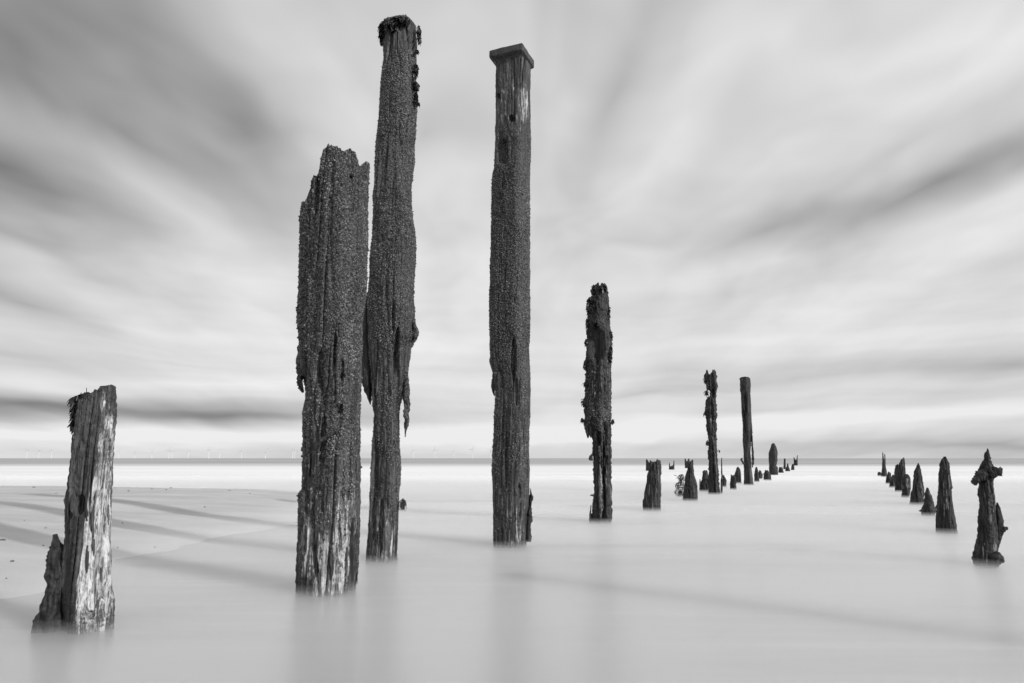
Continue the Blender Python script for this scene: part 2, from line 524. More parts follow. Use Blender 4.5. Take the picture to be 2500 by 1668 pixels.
def build_sand():
    pts = [(0, 1445), (140, 1420), (300, 1375), (440, 1325), (560, 1300), (700, 1280), (850, 1250), (960, 1222), (985, 1208), (850, 1196), (700, 1188), (400, 1181), (0, 1176)]
    poly = [ground(px, py, 0.02 if i < 9 else 0.10) for i, (px, py) in enumerate(pts)]
    poly = [(-70.0, poly[0][1] - 0.6)] + poly + [(-70.0, poly[-1][1] + 1.0)]
    P = np.array(poly)
    ny, nx = 330, 420
    ys = 3.0 * (34.0 / 3.0) ** np.linspace(0, 1, ny)
    u = np.linspace(0, 1, nx)
    xs = 3.0 - 75.0 * u ** 2.2
    X, Y = np.meshgrid(xs, ys)
    p = np.stack([X.ravel(), Y.ravel()], 1)
    d = np.full(len(p), 1e9)
    inside = np.zeros(len(p), bool)
    for i in range(len(P)):
        a, b = P[i], P[(i + 1) % len(P)]
        ab = b - a
        t = np.clip(((p - a) @ ab) / (ab @ ab), 0, 1)
        d = np.minimum(d, np.hypot(*(p - (a + t[:, None] * ab)).T))
        cond = (a[1] > p[:, 1]) != (b[1] > p[:, 1])
        with np.errstate(divide='ignore', invalid='ignore'):
            xi = (b[0] - a[0]) * (p[:, 1] - a[1]) / (b[1] - a[1]) + a[0]
        inside ^= cond & (p[:, 0] < xi)
    sd = np.where(inside, d, -d)
    p3 = np.stack([p[:, 0], p[:, 1], 0 * d], 1)
    sd = sd + 0.40 * fbm(p3 * [0.35, 0.6, 1], 2, 5)
    sc = np.clip(Y.ravel() / 9.0, 0.5, 2.2)
    z = -0.95 + 0.98 * sstep(-8.0, 1.0, sd / sc) + 0.19 * sstep(0.2, 5.5, sd)
    z += 0.010 * fbm(p3 * [1.2, 3.5, 1], 3, 9) + 0.003 * fbm(p3 * [6, 16, 1], 2, 3)
    V = np.stack([p[:, 0], p[:, 1], z], 1)
    idx = np.arange(ny * nx).reshape(ny, nx)
    F = np.stack([idx[:-1, :-1].ravel(), idx[1:, :-1].ravel(), idx[1:, 1:].ravel(), idx[:-1, 1:].ravel()], 1)
    o = mesh_obj('sand_bank', V, F, sand_material(), attrs={'height': z})
    tag(o, kind='structure')
    return X, Y, z.reshape(ny, nx), xs, ys


# ------------------------------------------------------------------ posts
class Post:
    """One timber: silhouette rows (py, left px, right px) read at its own distance."""

    def __init__(self, name, label, rows, base_py, top=None, group=None, cat='wooden post', mat=None, depth=1.0,
                 n=3.0, phi=-22.0, phi_rows=None, dz=0.010, nth=120, lump=0.02, lf=3.0, grain=0.012, gf=26.0, rough=0.006, rf=45.0,
                 crack=0.02, crust=None, barn=0.0, jag=0.02, jf=40.0, hollow=0.03, cav=(), pale=(), seed=1, single=False,
                 twist=0.0, face_from=None):
        self.seed = seed
        mat = mat or M_WOOD
        rows = sorted(rows)
        xb = 0.5 * (rows[-1][1] + rows[-1][2])
        gx, gy = ground(xb, base_py)
        hw = 0.5 * (rows[-1][2] - rows[-1][1]) * gy / FPX
        Yc = gy + 0.75 * depth * hw
        self.Yc = Yc
        self.s = math.hypot(Yc, 0.0) / FPX
        zz, xl, xr = [], [], []
        for (py, l, r) in rows[::-1]:
            a, z1 = plane(l, py, Yc)
            b, z2 = plane(r, py, Yc)
            zz.append(0.5 * (z1 + z2))
            xl.append(a)
            xr.append(b)
        zz, xl, xr = np.array(zz), np.array(xl), np.array(xr)
        self.base = (0.5 * (xl[0] + xr[0]), Yc)
        bx, by = self.base
        zbot = -0.9
        zmax = zz[-1]
        # depth profile follows a smoothed width so that side knobs stay knobs
        zs = np.linspace(zbot, zmax, 240)
        wl = 0.5 * (np.interp(zs, zz, xr) - np.interp(zs, zz, xl))
        k = 9
        pad = np.pad(wl, k, mode='edge')
        mn = np.min(np.stack([pad[i:i + len(wl)] for i in range(2 * k + 1)]), 0)
        pad = np.pad(mn, k, mode='edge')
        wd = np.mean(np.stack([pad[i:i + len(wl)] for i in range(2 * k + 1)]), 0)
        wd = np.minimum(np.maximum(wd, 0.6 * wl), wl * 1.15) * depth
        th = np.linspace(0, 2 * math.pi, nth, endpoint=False) + 0.01
        az = math.atan2(bx, by)
        ca, sa = math.cos(az), math.sin(az)

        def section(th, ph):
            c, s = np.abs(np.cos(th - ph)), np.abs(np.sin(th - ph))
            r = (c ** n + s ** n) ** (-1.0 / n)
            return r
        fine = np.linspace(0, 2 * math.pi, 720)

        def shape(th, z):
            if phi_rows is not None:
                zr = np.array([plane(xb, py, Yc)[1] for py, _ in phi_rows])
                pr = np.array([math.radians(a) for _, a in phi_rows])
                o = np.argsort(zr)
                ph = np.interp(z, zr[o], pr[o])
            else:
                ph = np.full(np.shape(z), math.radians(phi)) + twist * z
            r = section(th, ph)
            # x half extent of the rotated section
            phs = np.linspace(ph.min(), ph.max() + 1e-6, 24)
            ext = np.array([np.max(section(fine, q) * np.cos(fine)) for q in phs])
            e = np.interp(ph, phs, ext)
            return r / e

        def cxw(z):
            a, b = np.interp(z, zz, xl), np.interp(z, zz, xr)
            return 0.5 * (a + b), 0.5 * (b - a)

        if top is not None:
            tp = [plane(px, py, Yc) for px, py in top]
            tx = np.array([q[0] for q in tp])
            tz = np.array([q[1] for q in tp])
            tz = np.minimum(tz, zmax)

            def ztop(X, Yr):
                q = np.stack([X * jf, Yr * jf * 0.7, 0 * X], 1)
                pr = (Yc + Yr) / Yc
                return CAM_H + (np.interp(X / pr, tx, tz) - CAM_H) * pr + jag * vnoise(q, seed + 50) + 0.6 * jag * vnoise(q * 2.3, seed + 51)
        else:
            def ztop(X, Yr):
                q = np.stack([X * jf, Yr * jf, 0 * X], 1)
                return zmax + jag * (vnoise(q, seed + 50) - 0.8)
        z = np.full(nth, zmax)
        for _ in range(4):
            c, w = cxw(z)
            sh = shape(th, z)
            o1, o2 = ca * w * sh * np.cos(th), ca * np.interp(z, zs, wd) * sh * np.sin(th)
            Xt = c + o1 * ca + o2 * sa
            Yt = -o1 * sa + o2 * ca
            z = ztop(Xt, Yt)
        zt = z
        M = max(12, int((zmax - zbot) / dz))
        T = np.linspace(0, 1, M)
        Z = zbot + T[:, None] * (zt[None, :] - zbot)
        TH = np.broadcast_to(th, Z.shape)
        c, w = cxw(Z)
        sh = shape(TH, Z)
        o1 = ca * w * sh * np.cos(TH)
        o2 = ca * np.interp(Z, zs, wd) * sh * np.sin(TH)
        ox, oy = o1 * ca + o2 * sa, -o1 * sa + o2 * ca
        Xa, Ya = c + ox, Yc + oy
        rad = np.sqrt(ox ** 2 + oy ** 2) + 1e-6
        nx_, ny_ = ox / rad, oy / rad
        P = np.stack([Xa.ravel() - bx, Ya.ravel() - by, Z.ravel()], 1) + seed * 3.17
        wf = np.clip(w.ravel() / 0.05, 0.25, 1.0)
        # barnacle belt
        cr = np.zeros(len(P))
        if crust is not None:
            for (pa, pb, amt) in crust:
                za, zb_ = plane(xb, pa, Yc)[1], plane(xb, pb, Yc)[1]
                f = 0.10 + 0.06 * (za - zb_)
                wob = f * fbm(P * [5, 5, 2.0], 3, seed + 4)
                zr = Z.ravel() + wob
                cr = np.maximum(cr, amt * sstep(zb_ - f, zb_ + f, zr) * (1 - sstep(za - f * .6, za + f * .6, zr)))
        cr = cr * (0.58 + 0.42 * sstep(-0.30, 0.12, fbm(P * [4.5, 4.5, 1.9], 3, seed + 44)))
        disp = lump * fbm(P * [lf, lf, lf * 0.6], 3, seed + 1)
        g = fbm(P * [gf, gf, gf * 0.045], 3, seed + 2)
        disp = disp + grain * g * (1 - 0.6 * cr)
        g2 = vnoise(P * [gf * 0.55, gf * 0.55, gf * 0.03], seed + 3)
        disp = disp - crack * np.clip(1 - np.abs(g2) / 0.16, 0, 1) * (1 - 0.75 * cr) * sstep(-0.4, 0.2, vnoise(P * [3, 3, 1.2], seed + 6))
        disp = disp + rough * fbm(P * rf, 3, seed + 7, 0.6)
        if barn > 0:
            wo = worley(P * 62.0, seed + 8)
            disp = disp + barn * np.clip(1 - wo / 0.75, 0, 1) * cr
            disp = disp + 0.6 * barn * np.clip(fbm(P * 14, 2, seed + 9), -0.2, 1) * cr
        front = o2.ravel() < 0.02
        Xr, Zr = Xa.ravel(), Z.ravel()
        pr = Yc / Ya.ravel()
        Xp, Zp = Xr * pr, CAM_H + (Zr - CAM_H) * pr
        edge = 0.45 * fbm(P * [18, 18, 9], 3, seed + 12)

        def spot(px, py, rx, ry):
            x0, z0 = plane(px, py, Yc)
            s = self.s
            q = 1 - np.sqrt(((Xp - x0) / (rx * s)) ** 2 + ((Zp - z0) / (ry * s)) ** 2)
            return q
        for (px, py, rx, ry, dep) in cav:
            q = spot(px, py, rx, ry) * 2.2 + edge * (0.0 if rx < 14 and ry < 14 else 1.0)
            disp = disp - np.where(front, dep * sstep(0.0, 0.7, q), 0)
        disp = disp * np.where(np.arange(len(P)) >= 0, wf, 1)
        lim = -0.85 * rad.ravel()
        disp = np.maximum(disp, lim)
        pl = np.zeros(len(P))
        for (px, py, rx, ry, amt) in pale:
            q = sstep(0.0, 0.8, spot(px, py, rx, ry) * 1.4 + 0.5 * edge)
            pl = pl + np.where(front, amt * q, 0)
        if face_from is not None:
            fz = np.array([plane(x, py, Yc)[1] for py, x in face_from])
            fx = np.array([plane(x, py, Yc)[0] for py, x in face_from])
            o = np.argsort(fz)
            ed = np.interp(Zp, fz[o], fx[o]) + 0.008 * vnoise(P * [30, 30, 14], seed + 90)
            pl = pl * (0.12 + 0.88 * sstep(-0.006, 0.006, Xp - ed))
        pl = np.clip(pl, 0, 1)
        V = np.stack([Xr + nx_.ravel() * disp - bx, Ya.ravel() + ny_.ravel() * disp - by, Zr], 1)
        # broken end grain closing the top
        K = 7
        ring = V.reshape(M, nth, 3)[-1]
        cen = ring.mean(0)
        caps = []
        for j in range(1, K + 1):
            s = 1 - j / (K + 0.0)
            q = cen[None, :2] + (ring[:, :2] - cen[None, :2]) * s
            zc = ztop(q[:, 0] + bx, q[:, 1]) - hollow * sstep(0, 0.6, 1 - s)
            if j == K:
                zc[:] = zc.mean()
            caps.append(np.stack([q[:, 0], q[:, 1], zc], 1))
        Vall = np.concatenate([V] + caps, 0)
        rows_n = M + K
        idx = np.arange(rows_n * nth).reshape(rows_n, nth)
        nxt = np.roll(idx, -1, 1)
        F = np.stack([idx[:-1].ravel(), nxt[:-1].ravel(), nxt[1:].ravel(), idx[1:].ravel()], 1)
        ext = np.zeros(K * nth)
        at = {'pale': np.concatenate([pl, ext]), 'crust': np.concatenate([cr, ext + 0.2 * (crust is not None)])}
        self.V, self.nth, self.M, self.crv = V, nth, M, cr
        fy = V[:, 1] + by
        self.fp = np.stack([(V[:, 0] + bx) * Yc / fy, CAM_H + (V[:, 2] - CAM_H) * Yc / fy], 1)
        self.fdy = np.where(front, Yc - fy, -9.0)
        if single:
            o = mesh_obj(name, Vall, F, mat, attrs=at)
            o.location = (bx, by, 0)
            self.root = o
        else:
            self.root = empty(name, (bx, by, 0))
            self.shaft = mesh_obj('shaft', Vall, F, mat, self.root, attrs=at)
        tag(self.root, label, cat, group)

    # pixel -> local point of this post (dy: metres towards the camera)
    def at(self, px, py, dy=0.0):
        Y = self.Yc - dy
        x, z = plane(px, py, Y)
        return np.array([x - self.base[0], Y - self.base[1], z])

    def surf(self, px, py):
        """how far the timber's face stands in front of its axis at a pixel"""
        x, z = plane(px, py, self.Yc)
        d = (self.fp[:, 0] - x) ** 2 + (self.fp[:, 1] - z) ** 2 + np.where(self.fdy < -5, 9.0, 0.0)
        k = np.argpartition(d, 12)[:12]
        if math.sqrt(d.min()) > 1.3 * self.s:
            return None
        return float(np.median(self.fdy[k]))

    def flakes(self, count, box, seed=0, crust=0.4, mat=None, wmin=1.5, wmax=4.0, lmin=30, lmax=110, pale=0.0):
        """torn vertical fibres standing off the face: box (x0, x1, y0, y1) in pixels"""
        r = np.random.default_rng(seed + self.seed)
        x0, x1, y0, y1 = box
        for _ in range(count):
            ln = lmin + (lmax - lmin) * r.random() ** 1.5
            px, py = x0 + (x1 - x0) * r.random(), y0 + (y1 - y0 - ln * 0.5) * r.random()
            w = wmin + (wmax - wmin) * r.random()
            up = r.random() < 0.45
            lean = r.normal(0, 0.03) * ln
            dd = [self.surf(px + lean * f, py + ln * f) for f in (0.1, 0.35, 0.6, 0.9)]
            if None in dd or max(dd) - min(dd) > 0.04:
                continue
            dy = float(np.mean(dd)) + 0.001
            pts = [(px, py, w * 0.3), (px + lean * 0.3, py + ln * 0.3, w), (px + lean * 0.7, py + ln * 0.75, w * (1.1 if not up else 0.8)), (px + lean, py + ln, w * 0.25)]
            self.slab('torn_flake', pts, thick=0.006 + 0.008 * r.random(), dy=dy, mat=mat, crust=crust * (r.random() < 0.6), pale=pale * (r.random() < 0.35), jag=0.012, n=8, rings=22)

    def barnacles(self, count, smin=0.004, smax=0.010):
        g = self.V.reshape(self.M, self.nth, 3)
        du = np.roll(g, -1, 1) - np.roll(g, 1, 1)
        dv = np.zeros_like(g)
        dv[1:-1] = g[2:] - g[:-2]
        dv[0], dv[-1] = dv[1], dv[-2]
        N = np.cross(du, dv).reshape(-1, 3)
        N /= np.linalg.norm(N, axis=1, keepdims=True) + 1e-9
        w = np.clip(self.crv, 0, 1) ** 1.5 * (self.V[:, 2] > -0.03) * (N[:, 1] < 0.45)
        # patchy
        w = w * (0.10 + sstep(-0.30, 0.25, fbm(self.V * [8, 8, 3.5], 3, self.seed + 30)))
        cdf = np.cumsum(w)
        r = np.random.default_rng(self.seed)
        pick = np.searchsorted(cdf, r.random(count) * cdf[-1])
        C = self.V[pick] + r.normal(0, 0.002, (count, 3)) - 0.0015 * N[pick]
        n = N[pick] + r.normal(0, 0.35, (count, 3))
        n /= np.linalg.norm(n, axis=1, keepdims=True)
        ref = np.tile([0.0, 0.0, 1.0], (count, 1))
        a = np.cross(ref, n)
        a /= np.linalg.norm(a, axis=1, keepdims=True) + 1e-9
        b = np.cross(n, a)
        S = smin + (smax - smin) * r.random(count) ** 2.2
        H = S * (0.7 + 0.7 * r.random(count))
        ns = 6
        off = r.random(count) * 6.28
        V = []
        for (rr, hh) in ((1.0, -0.35), (0.55, 0.8)):
            for k in range(ns):
                t = off + 2 * math.pi * k / ns
                V.append(C + (S * rr)[:, None] * (np.cos(t)[:, None] * a + np.sin(t)[:, None] * b) + (H * hh)[:, None] * n)
        V.append(C + (H * 0.55)[:, None] * n)
        nv = len(V)
        V = np.stack(V, 1).reshape(-1, 3)
        f = []
        for k in range(ns):
            k2 = (k + 1) % ns
            f += [[k, k2, ns + k2], [k, ns + k2, ns + k], [ns + k, ns + k2, 2 * ns]]
        f = np.array(f)
        F = (f[None] + (np.arange(count) * nv)[:, None, None]).reshape(-1, 3)
        o = mesh_obj('barnacles', V, F, M_BARN, self.root, smooth=False)
        o['kind'] = 'stuff'
        return o

    def slab(self, name, pts, thick=0.02, dy=0.0, mat=None, crust=0.0, jag=0.012, pale=0.0, n=14, rings=60):
        """a torn board or splinter: pts (px, py, half width px) from one end to the other"""
        A = np.array([self.at(px, py, dy) for px, py, _ in pts])
        hw = np.array([h * self.s for _, _, h in pts])
        u = np.linspace(0, 1, len(pts))
        t = np.linspace(0, 1, rings)
        C = np.stack([np.interp(t, u, A[:, i]) for i in range(3)], 1)
        R = np.interp(t, u, hw)
        tan = np.gradient(C, axis=0)
        tan /= np.linalg.norm(tan, axis=1, keepdims=True) + 1e-9
        side = np.cross(tan, [0, 1, 0])
        side /= np.linalg.norm(side, axis=1, keepdims=True) + 1e-9
        th = np.linspace(0, 2 * math.pi, n, endpoint=False)
        V = []
        for i in range(rings):
            tk = thick * min(1.0, 0.25 + R[i] / (hw.max() + 1e-9))
            c, s = np.cos(th), np.sin(th)
            sq = (np.abs(c) ** 3 + np.abs(s) ** 3) ** (-1 / 3.0)
            V.append(C[i] + (R[i] * c * sq)[:, None] * side[i] + (tk * s * sq)[:, None] * np.array([0, 1, 0]))
        V = np.array(V).reshape(-1, 3)
        q = V + self.seed * 1.7
        amp = np.repeat(np.clip(R / 0.02, 0.15, 1), n)
        dsp = jag * (fbm(q * [40, 40, 12], 3, self.seed + 70) + 0.5 * fbm(q * [130, 130, 40], 2, self.seed + 71)) * amp
        rad = V - np.repeat(C, n, 0)
        rad /= np.linalg.norm(rad, axis=1, keepdims=True) + 1e-9
        V = V + rad * dsp[:, None]
        V = np.concatenate([V, C[:1], C[-1:]], 0)
        F = []
        for i in range(rings - 1):
            for k in range(n):
                F.append([i * n + k, i * n + (k + 1) % n, (i + 1) * n + (k + 1) % n, (i + 1) * n + k])
        for k in range(n):
            F.append([rings * n, (k + 1) % n, k])
            F.append([rings * n + 1, (rings - 1) * n + k, (rings - 1) * n + (k + 1) % n])
        return mesh_obj(name, V, F, mat or M_WOOD, self.root,
                        attrs={'crust': np.full(len(V), crust), 'pale': np.full(len(V), pale)})

    def weed(self, blobs, dens=1.0, length=0.05, width=0.007, mat=None, name='seaweed', seed=0):
        """tuft of short fronds: blobs (px, py, rx px, ry px, dy)"""
        r = np.random.default_rng(self.seed + 100 + seed)
        V, F = [], []
        for (px, py, rx, ry, dy) in blobs:
            cnt = int(dens * 1.1 * rx * ry + 10)
            for _ in range(cnt):
                a, q = r.random() * 6.283, math.sqrt(r.random())
                p = self.at(px + rx * q * math.cos(a), py + ry * q * math.sin(a), dy + r.normal(0, 0.012))
                d = r.normal(0, 1, 3)
                d[2] -= 1.1
                d /= np.linalg.norm(d)
                sd = np.cross(d, r.normal(0, 1, 3))
                sd /= np.linalg.norm(sd) + 1e-9
                ln, wd = length * (0.4 + r.random()), width * (0.6 + 0.8 * r.random())
                b = len(V)
                for j in range(4):
                    f = j / 3.0
                    c = p + d * ln * f + np.array([0, 0, -0.7 * ln * f * f])
                    ww = wd * (0.6 + 1.1 * f * (1.35 - f)) * (1 if j < 3 else 0.5)
                    V += [c - sd * ww, c + sd * ww]
                for j in range(3):
                    F.append([b + 2 * j, b + 2 * j + 1, b + 2 * j + 3, b + 2 * j + 2])
        o = mesh_obj(name, V, F, mat or M_WEED, self.root)
        o['kind'] = 'stuff'
        return o


# ================================================================== build the setting
build_sea()
SAND = build_sand()
build_wave_blur()

# ================================================================== the near posts
# --- pale split post on the left
p = Post('timber_post', 'split pale-faced post with weed on its broken top, standing in water before the sand bank',
         [(938, 195, 283), (970, 193, 283.5), (1030, 186, 285), (1060, 180, 282), (1100, 176, 280), (1160, 171, 276), (1200, 166, 274),
          (1215, 160, 273), (1300, 160, 270), (1400, 152, 268), (1440, 150, 273), (1460, 149, 276), (1545, 146, 275)],
         1545, top=[(185, 972), (200, 968), (214, 963), (222, 958), (226, 955), (230, 950), (238, 951), (245, 944), (252, 941), (270, 941), (284, 942)],
         mat=M_BLEACH, n=8.0, face_from=[(940, 241), (1000, 245), (1100, 237), (1160, 229), (1200, 216), (1240, 211), (1300, 204), (1400, 191), (1450, 184), (1550, 178)], phi_rows=[(940, -31), (1100, -33), (1200, -44), (1300, -56), (1450, -64), (1560, -66)],
         dz=0.006, nth=260, lump=0.022, grain=0.016, gf=38, crack=0.034, rough=0.008, jag=0.010, jf=60, hollow=0.03, seed=3,
         crust=[(930, 1170, 0.35), (1470, 1560, 0.45)],
         cav=[(196, 1230, 13, 26, 0.05), (172, 1255, 6, 10, 0.03), (222, 1500, 12, 12, 0.03), (232, 1210, 5, 16, 0.02), (250, 1195, 4, 8, 0.02)],
         pale=[(240, 1290, 130, 430, 0.62), (232, 1350, 80, 220, 0.5), (262, 1028, 14, 22, 0.4), (248, 975, 10, 40, 0.4), (195, 1100, 30, 200, 1.6), (175, 1290, 20, 60, 1.2),
               (190, 1100, 25, 130, 0.22), (265, 1420, 12, 90, 0.5)])
p.slab('split_plank', [(134, 1300, 0.8), (136, 1312, 3), (139, 1340, 10), (138, 1400, 14), (134, 1450, 17), (129, 1490, 22), (123, 1520, 28), (121, 1600, 31)], thick=0.075, dy=0.03, mat=M_DARK, crust=0.25, jag=0.03, n=40, rings=120)
p.weed([(189, 968, 11, 5, 0.0), (206, 962, 13, 5, 0.05), (187, 985, 6, 12, 0.03), (184, 1005, 5, 12, 0.03), (181, 1028, 4, 10, 0.03), (213, 958, 8, 4, 0.05)], dens=2.4, length=0.028, width=0.005)
p.weed([(175, 969, 4, 2, 0.0), (176, 987, 3, 1.5, 0.0)], dens=0.4, length=0.03, width=0.003, name='stray_frond', seed=4)
p.flakes(14, (205, 272, 1160, 1500), 1, crust=0.0, mat=M_BLEACH, wmin=1.0, wmax=3.0, lmin=40, lmax=140, pale=0.9)
p.flakes(8, (168, 215, 1000, 1400), 2, crust=0.2, mat=M_DARK, wmin=1.0, wmax=2.5, lmin=40, lmax=140)
p.slab('iron_spike', [(211, 944, 0.9), (211.5, 962, 1.0)], thick=0.002, dy=0.03, mat=M_WEED, jag=0, n=6, rings=4)

# --- thick broken post
CR = dict(M=M_WOOD)
p = Post('timber_post', 'thickest post, jagged broken top, crusted with barnacles, beside the tallest post',
         [(355, 745, 900), (440, 744, 900), (500, 742, 897), (560, 737, 896), (690, 732, 892), (740, 730, 888), (790, 728, 885), (880, 728, 883), (940, 738, 882),
          (960, 746, 881), (1010, 741, 880), (1100, 741, 878), (1195, 740, 877), (1205, 730, 877), (1240, 730, 878), (1300, 727, 878), (1350, 724, 874), (1455, 723, 869)],
         1455, top=[(738, 500), (748, 494), (760, 489), (763, 440), (766, 434), (781, 432), (784, 400), (788, 371), (792, 368), (795, 360), (800, 357), (830, 362), (834, 371), (846, 370),
                    (849, 372), (855, 366), (868, 382), (873, 395), (876, 419), (880, 417), (884, 404), (892, 400), (898, 402), (901, 414)],
         n=3.4, phi=-34, dz=0.006, nth=300, lump=0.03, grain=0.018, gf=30, crack=0.042, rough=0.009, jag=0.014, jf=110, hollow=0.10, seed=5,
         crust=[(300, 900, 1.0), (900, 1130, 0.68), (1130, 1300, 0.40)], barn=0.010,
         cav=[(857, 435, 7, 7, 0.06), (741, 905, 8, 55, 0.05), (778, 905, 11, 55, 0.045), (821, 850, 7, 55, 0.04), (829, 1000, 16, 14, 0.03), (775, 480, 8, 60, 0.05), (858, 1370, 9, 110, 0.09),
              (787, 1080, 10, 80, 0.035), (752, 1180, 8, 80, 0.03), (835, 905, 6, 30, 0.03)],
         pale=[(830, 405, 8, 12, 0.7), (855, 625, 12, 20, 0.6), (812, 1400, 60, 110, 0.46), (845, 1300, 40, 160, 0.38), (790, 1280, 80, 240, 0.38), (800, 760, 8, 14, 0.5), (745, 1350, 18, 90, 0.3)])
p.barnacles(19000, 0.003, 0.0095)
p.flakes(26, (735, 872, 820, 1440), 1, crust=0.6, wmax=4.5)
p.flakes(8, (731, 748, 860, 1440), 2, crust=0.4, wmin=1.5, wmax=3, mat=M_DARK)
p.flakes(7, (862, 876, 900, 1440), 3, crust=0.6, wmin=1.5, wmax=3)
p.slab('hanging_splinter', [(741, 800, 1), (735, 850, 6), (733, 900, 8), (734, 935, 8), (738, 950, 6), (740, 960, 2)], thick=0.02, dy=0.06, crust=0.6, jag=0.03)
p.slab('dark_branch', [(828, 1052, 1), (818, 1058, 4), (795, 1070, 5), (770, 1092, 5), (757, 1110, 1.5)], thick=0.02, dy=0.222, mat=M_DARK, jag=0.02)
p.slab('torn_flake', [(822, 800, 1), (826, 850, 5), (826, 900, 5), (823, 985, 2)], thick=0.012, dy=0.215, crust=0.7, jag=0.02)
p.slab('torn_flake', [(850, 870, 1), (853, 905, 4), (850, 935, 1)], thick=0.012, dy=0.215, crust=0.7, jag=0.02)

# --- tallest post
p = Post('timber_post', 'tallest post, barnacle-crusted, topped with a mat of black weed',
         [(40, 943, 1016), (60, 940, 1018), (100, 937, 1019), (150, 933, 1018), (250, 928, 1018), (300, 925, 1016), (330, 923, 1012), (400, 918, 1006), (450, 916, 1002), (500, 914, 1007), (560, 912, 1013),
          (600, 909, 1013), (650, 906, 1010), (700, 903, 1009), (740, 900, 1012), (800, 900, 1015), (826, 899, 1017), (838, 899, 1010), (850, 900, 1005), (900, 904, 998), (960, 907, 988), (1000, 908, 978),
          (1100, 908, 978), (1150, 906, 981), (1200, 904, 978), (1300, 898, 974), (1375, 893, 970)],
         1375, top=[(930, 52), (943, 48), (960, 43), (975, 40), (990, 41), (998, 45), (1010, 58), (1022, 74)],
         n=3.6, phi=-25, dz=0.009, nth=220, lump=0.028, grain=0.017, gf=32, crack=0.042, rough=0.009, jag=0.006, jf=60, hollow=0.0, seed=9,
         crust=[(140, 900, 1.0), (900, 1150, 0.68), (1150, 1300, 0.4)], barn=0.010,
         cav=[(968, 860, 7, 70, 0.06), (915, 1180, 8, 140, 0.04), (972, 950, 6, 60, 0.04), (960, 780, 5, 50, 0.03), (930, 1290, 8, 70, 0.03)],
         pale=[(1003, 150, 12, 60, 0.7), (1000, 300, 7, 20, 0.5), (985, 100, 30, 50, 0.25), (980, 475, 6, 15, 0.5), (982, 680, 6, 15, 0.5), (930, 1300, 50, 160, 0.42), (960, 1330, 12, 40, 0.3)])
p.barnacles(20000, 0.003, 0.009)
p.flakes(18, (905, 968, 800, 1360), 1, crust=0.6, wmax=3.5)
p.flakes(6, (903, 915, 1000, 1360), 2, crust=0.2, wmin=1.2, wmax=2.5, mat=M_DARK)
p.flakes(5, (964, 976, 1050, 1360), 3, crust=0.6, wmin=1.2, wmax=2.5)
p.weed([(945, 60, 14, 8, 0.10), (938, 72, 10, 14, 0.08), (932, 86, 5, 9, 0.02), (965, 52, 16, 7, 0.15), (985, 51, 14, 6, 0.17), (955, 60, 16, 7, 0.17), (932, 98, 3, 4, 0.02)], dens=3.0, length=0.035, width=0.010)
p.weed([(1022, 78, 3.5, 14, 0.05), (1023, 98, 3, 10, 0.05), (1018, 128, 2.5, 5, 0.05), (1015, 172, 4, 16, 0.08), (1012, 207, 9, 6, 0.1), (1018, 214, 4, 8, 0.05), (1015, 240, 4, 14, 0.06), (1021, 255, 2, 3, 0.05)], dens=2.6, length=0.025, width=0.007, seed=3)
p.slab('hanging_splinter', [(905, 690, 1), (897, 740, 5), (894, 790, 10), (893, 850, 11), (894, 900, 11), (897, 945, 9), (903, 980, 3), (904, 990, 1)], thick=0.06, dy=0.0, mat=M_DARK, crust=0.15, jag=0.03)
p.slab('hanging_splinter', [(985, 880, 4), (990, 930, 10), (992, 965, 9), (992, 1000, 7), (991, 1040, 5), (989, 1070, 1)], thick=0.03, dy=0.02, crust=0.9, jag=0.03)
p.slab('knot', [(1008, 790, 2), (1012, 806, 8), (1014, 822, 8), (1010, 834, 2)], thick=0.03, dy=0.03, crust=0.7, jag=0.02, rings=30)
p.weed([(984, 1228, 6, 9, 0.0)], dens=1.5, length=0.04, width=0.004, mat=M_STONE, name='sea_moss', seed=8)

# --- capped post
p = Post('timber_post', 'tall post with a square flared timber cap, bare below the cap',
         [(140, 1211, 1294), (170, 1211, 1294), (230, 1211, 1293), (300, 1211, 1295), (380, 1209, 1295), (420, 1207, 1294), (440, 1202, 1294), (480, 1200, 1293), (600, 1199, 1293),
          (700, 1197, 1293), (850, 1197, 1293), (900, 1199, 1295), (925, 1206, 1296), (975, 1209, 1294), (1050, 1206, 1293), (1150, 1202, 1293), (1190, 1205, 1292), (1250, 1206, 1288), (1340, 1206, 1284)],
         1340, n=5.0, phi=-24, dz=0.008, nth=260, lump=0.022, grain=0.014, gf=32, crack=0.034, rough=0.007, jag=0.0, hollow=0.0, seed=14,
         crust=[(405, 950, 1.0), (320, 420, 0.55), (950, 1180, 0.68), (1180, 1320, 0.4)], barn=0.010,
         cav=[(1250, 292, 10, 11, 0.10), (1217, 238, 6, 9, 0.06), (1284, 241, 3, 8, 0.03), (1227, 374, 17, 40, 0.07), (1254, 880, 8, 65, 0.06), (1262, 960, 5, 40, 0.04), (1268, 1250, 6, 80, 0.03), (1227, 455, 3, 12, 0.03), (1236, 1120, 5, 80, 0.025)],
         pale=[(1281, 262, 14, 70, 0.36), (1250, 250, 70, 130, 0.40), (1262, 330, 20, 30, 0.3), (1250, 1270, 50, 130, 0.40), (1262, 1290, 14, 70, 0.2)])
p.barnacles(20000, 0.003, 0.009)


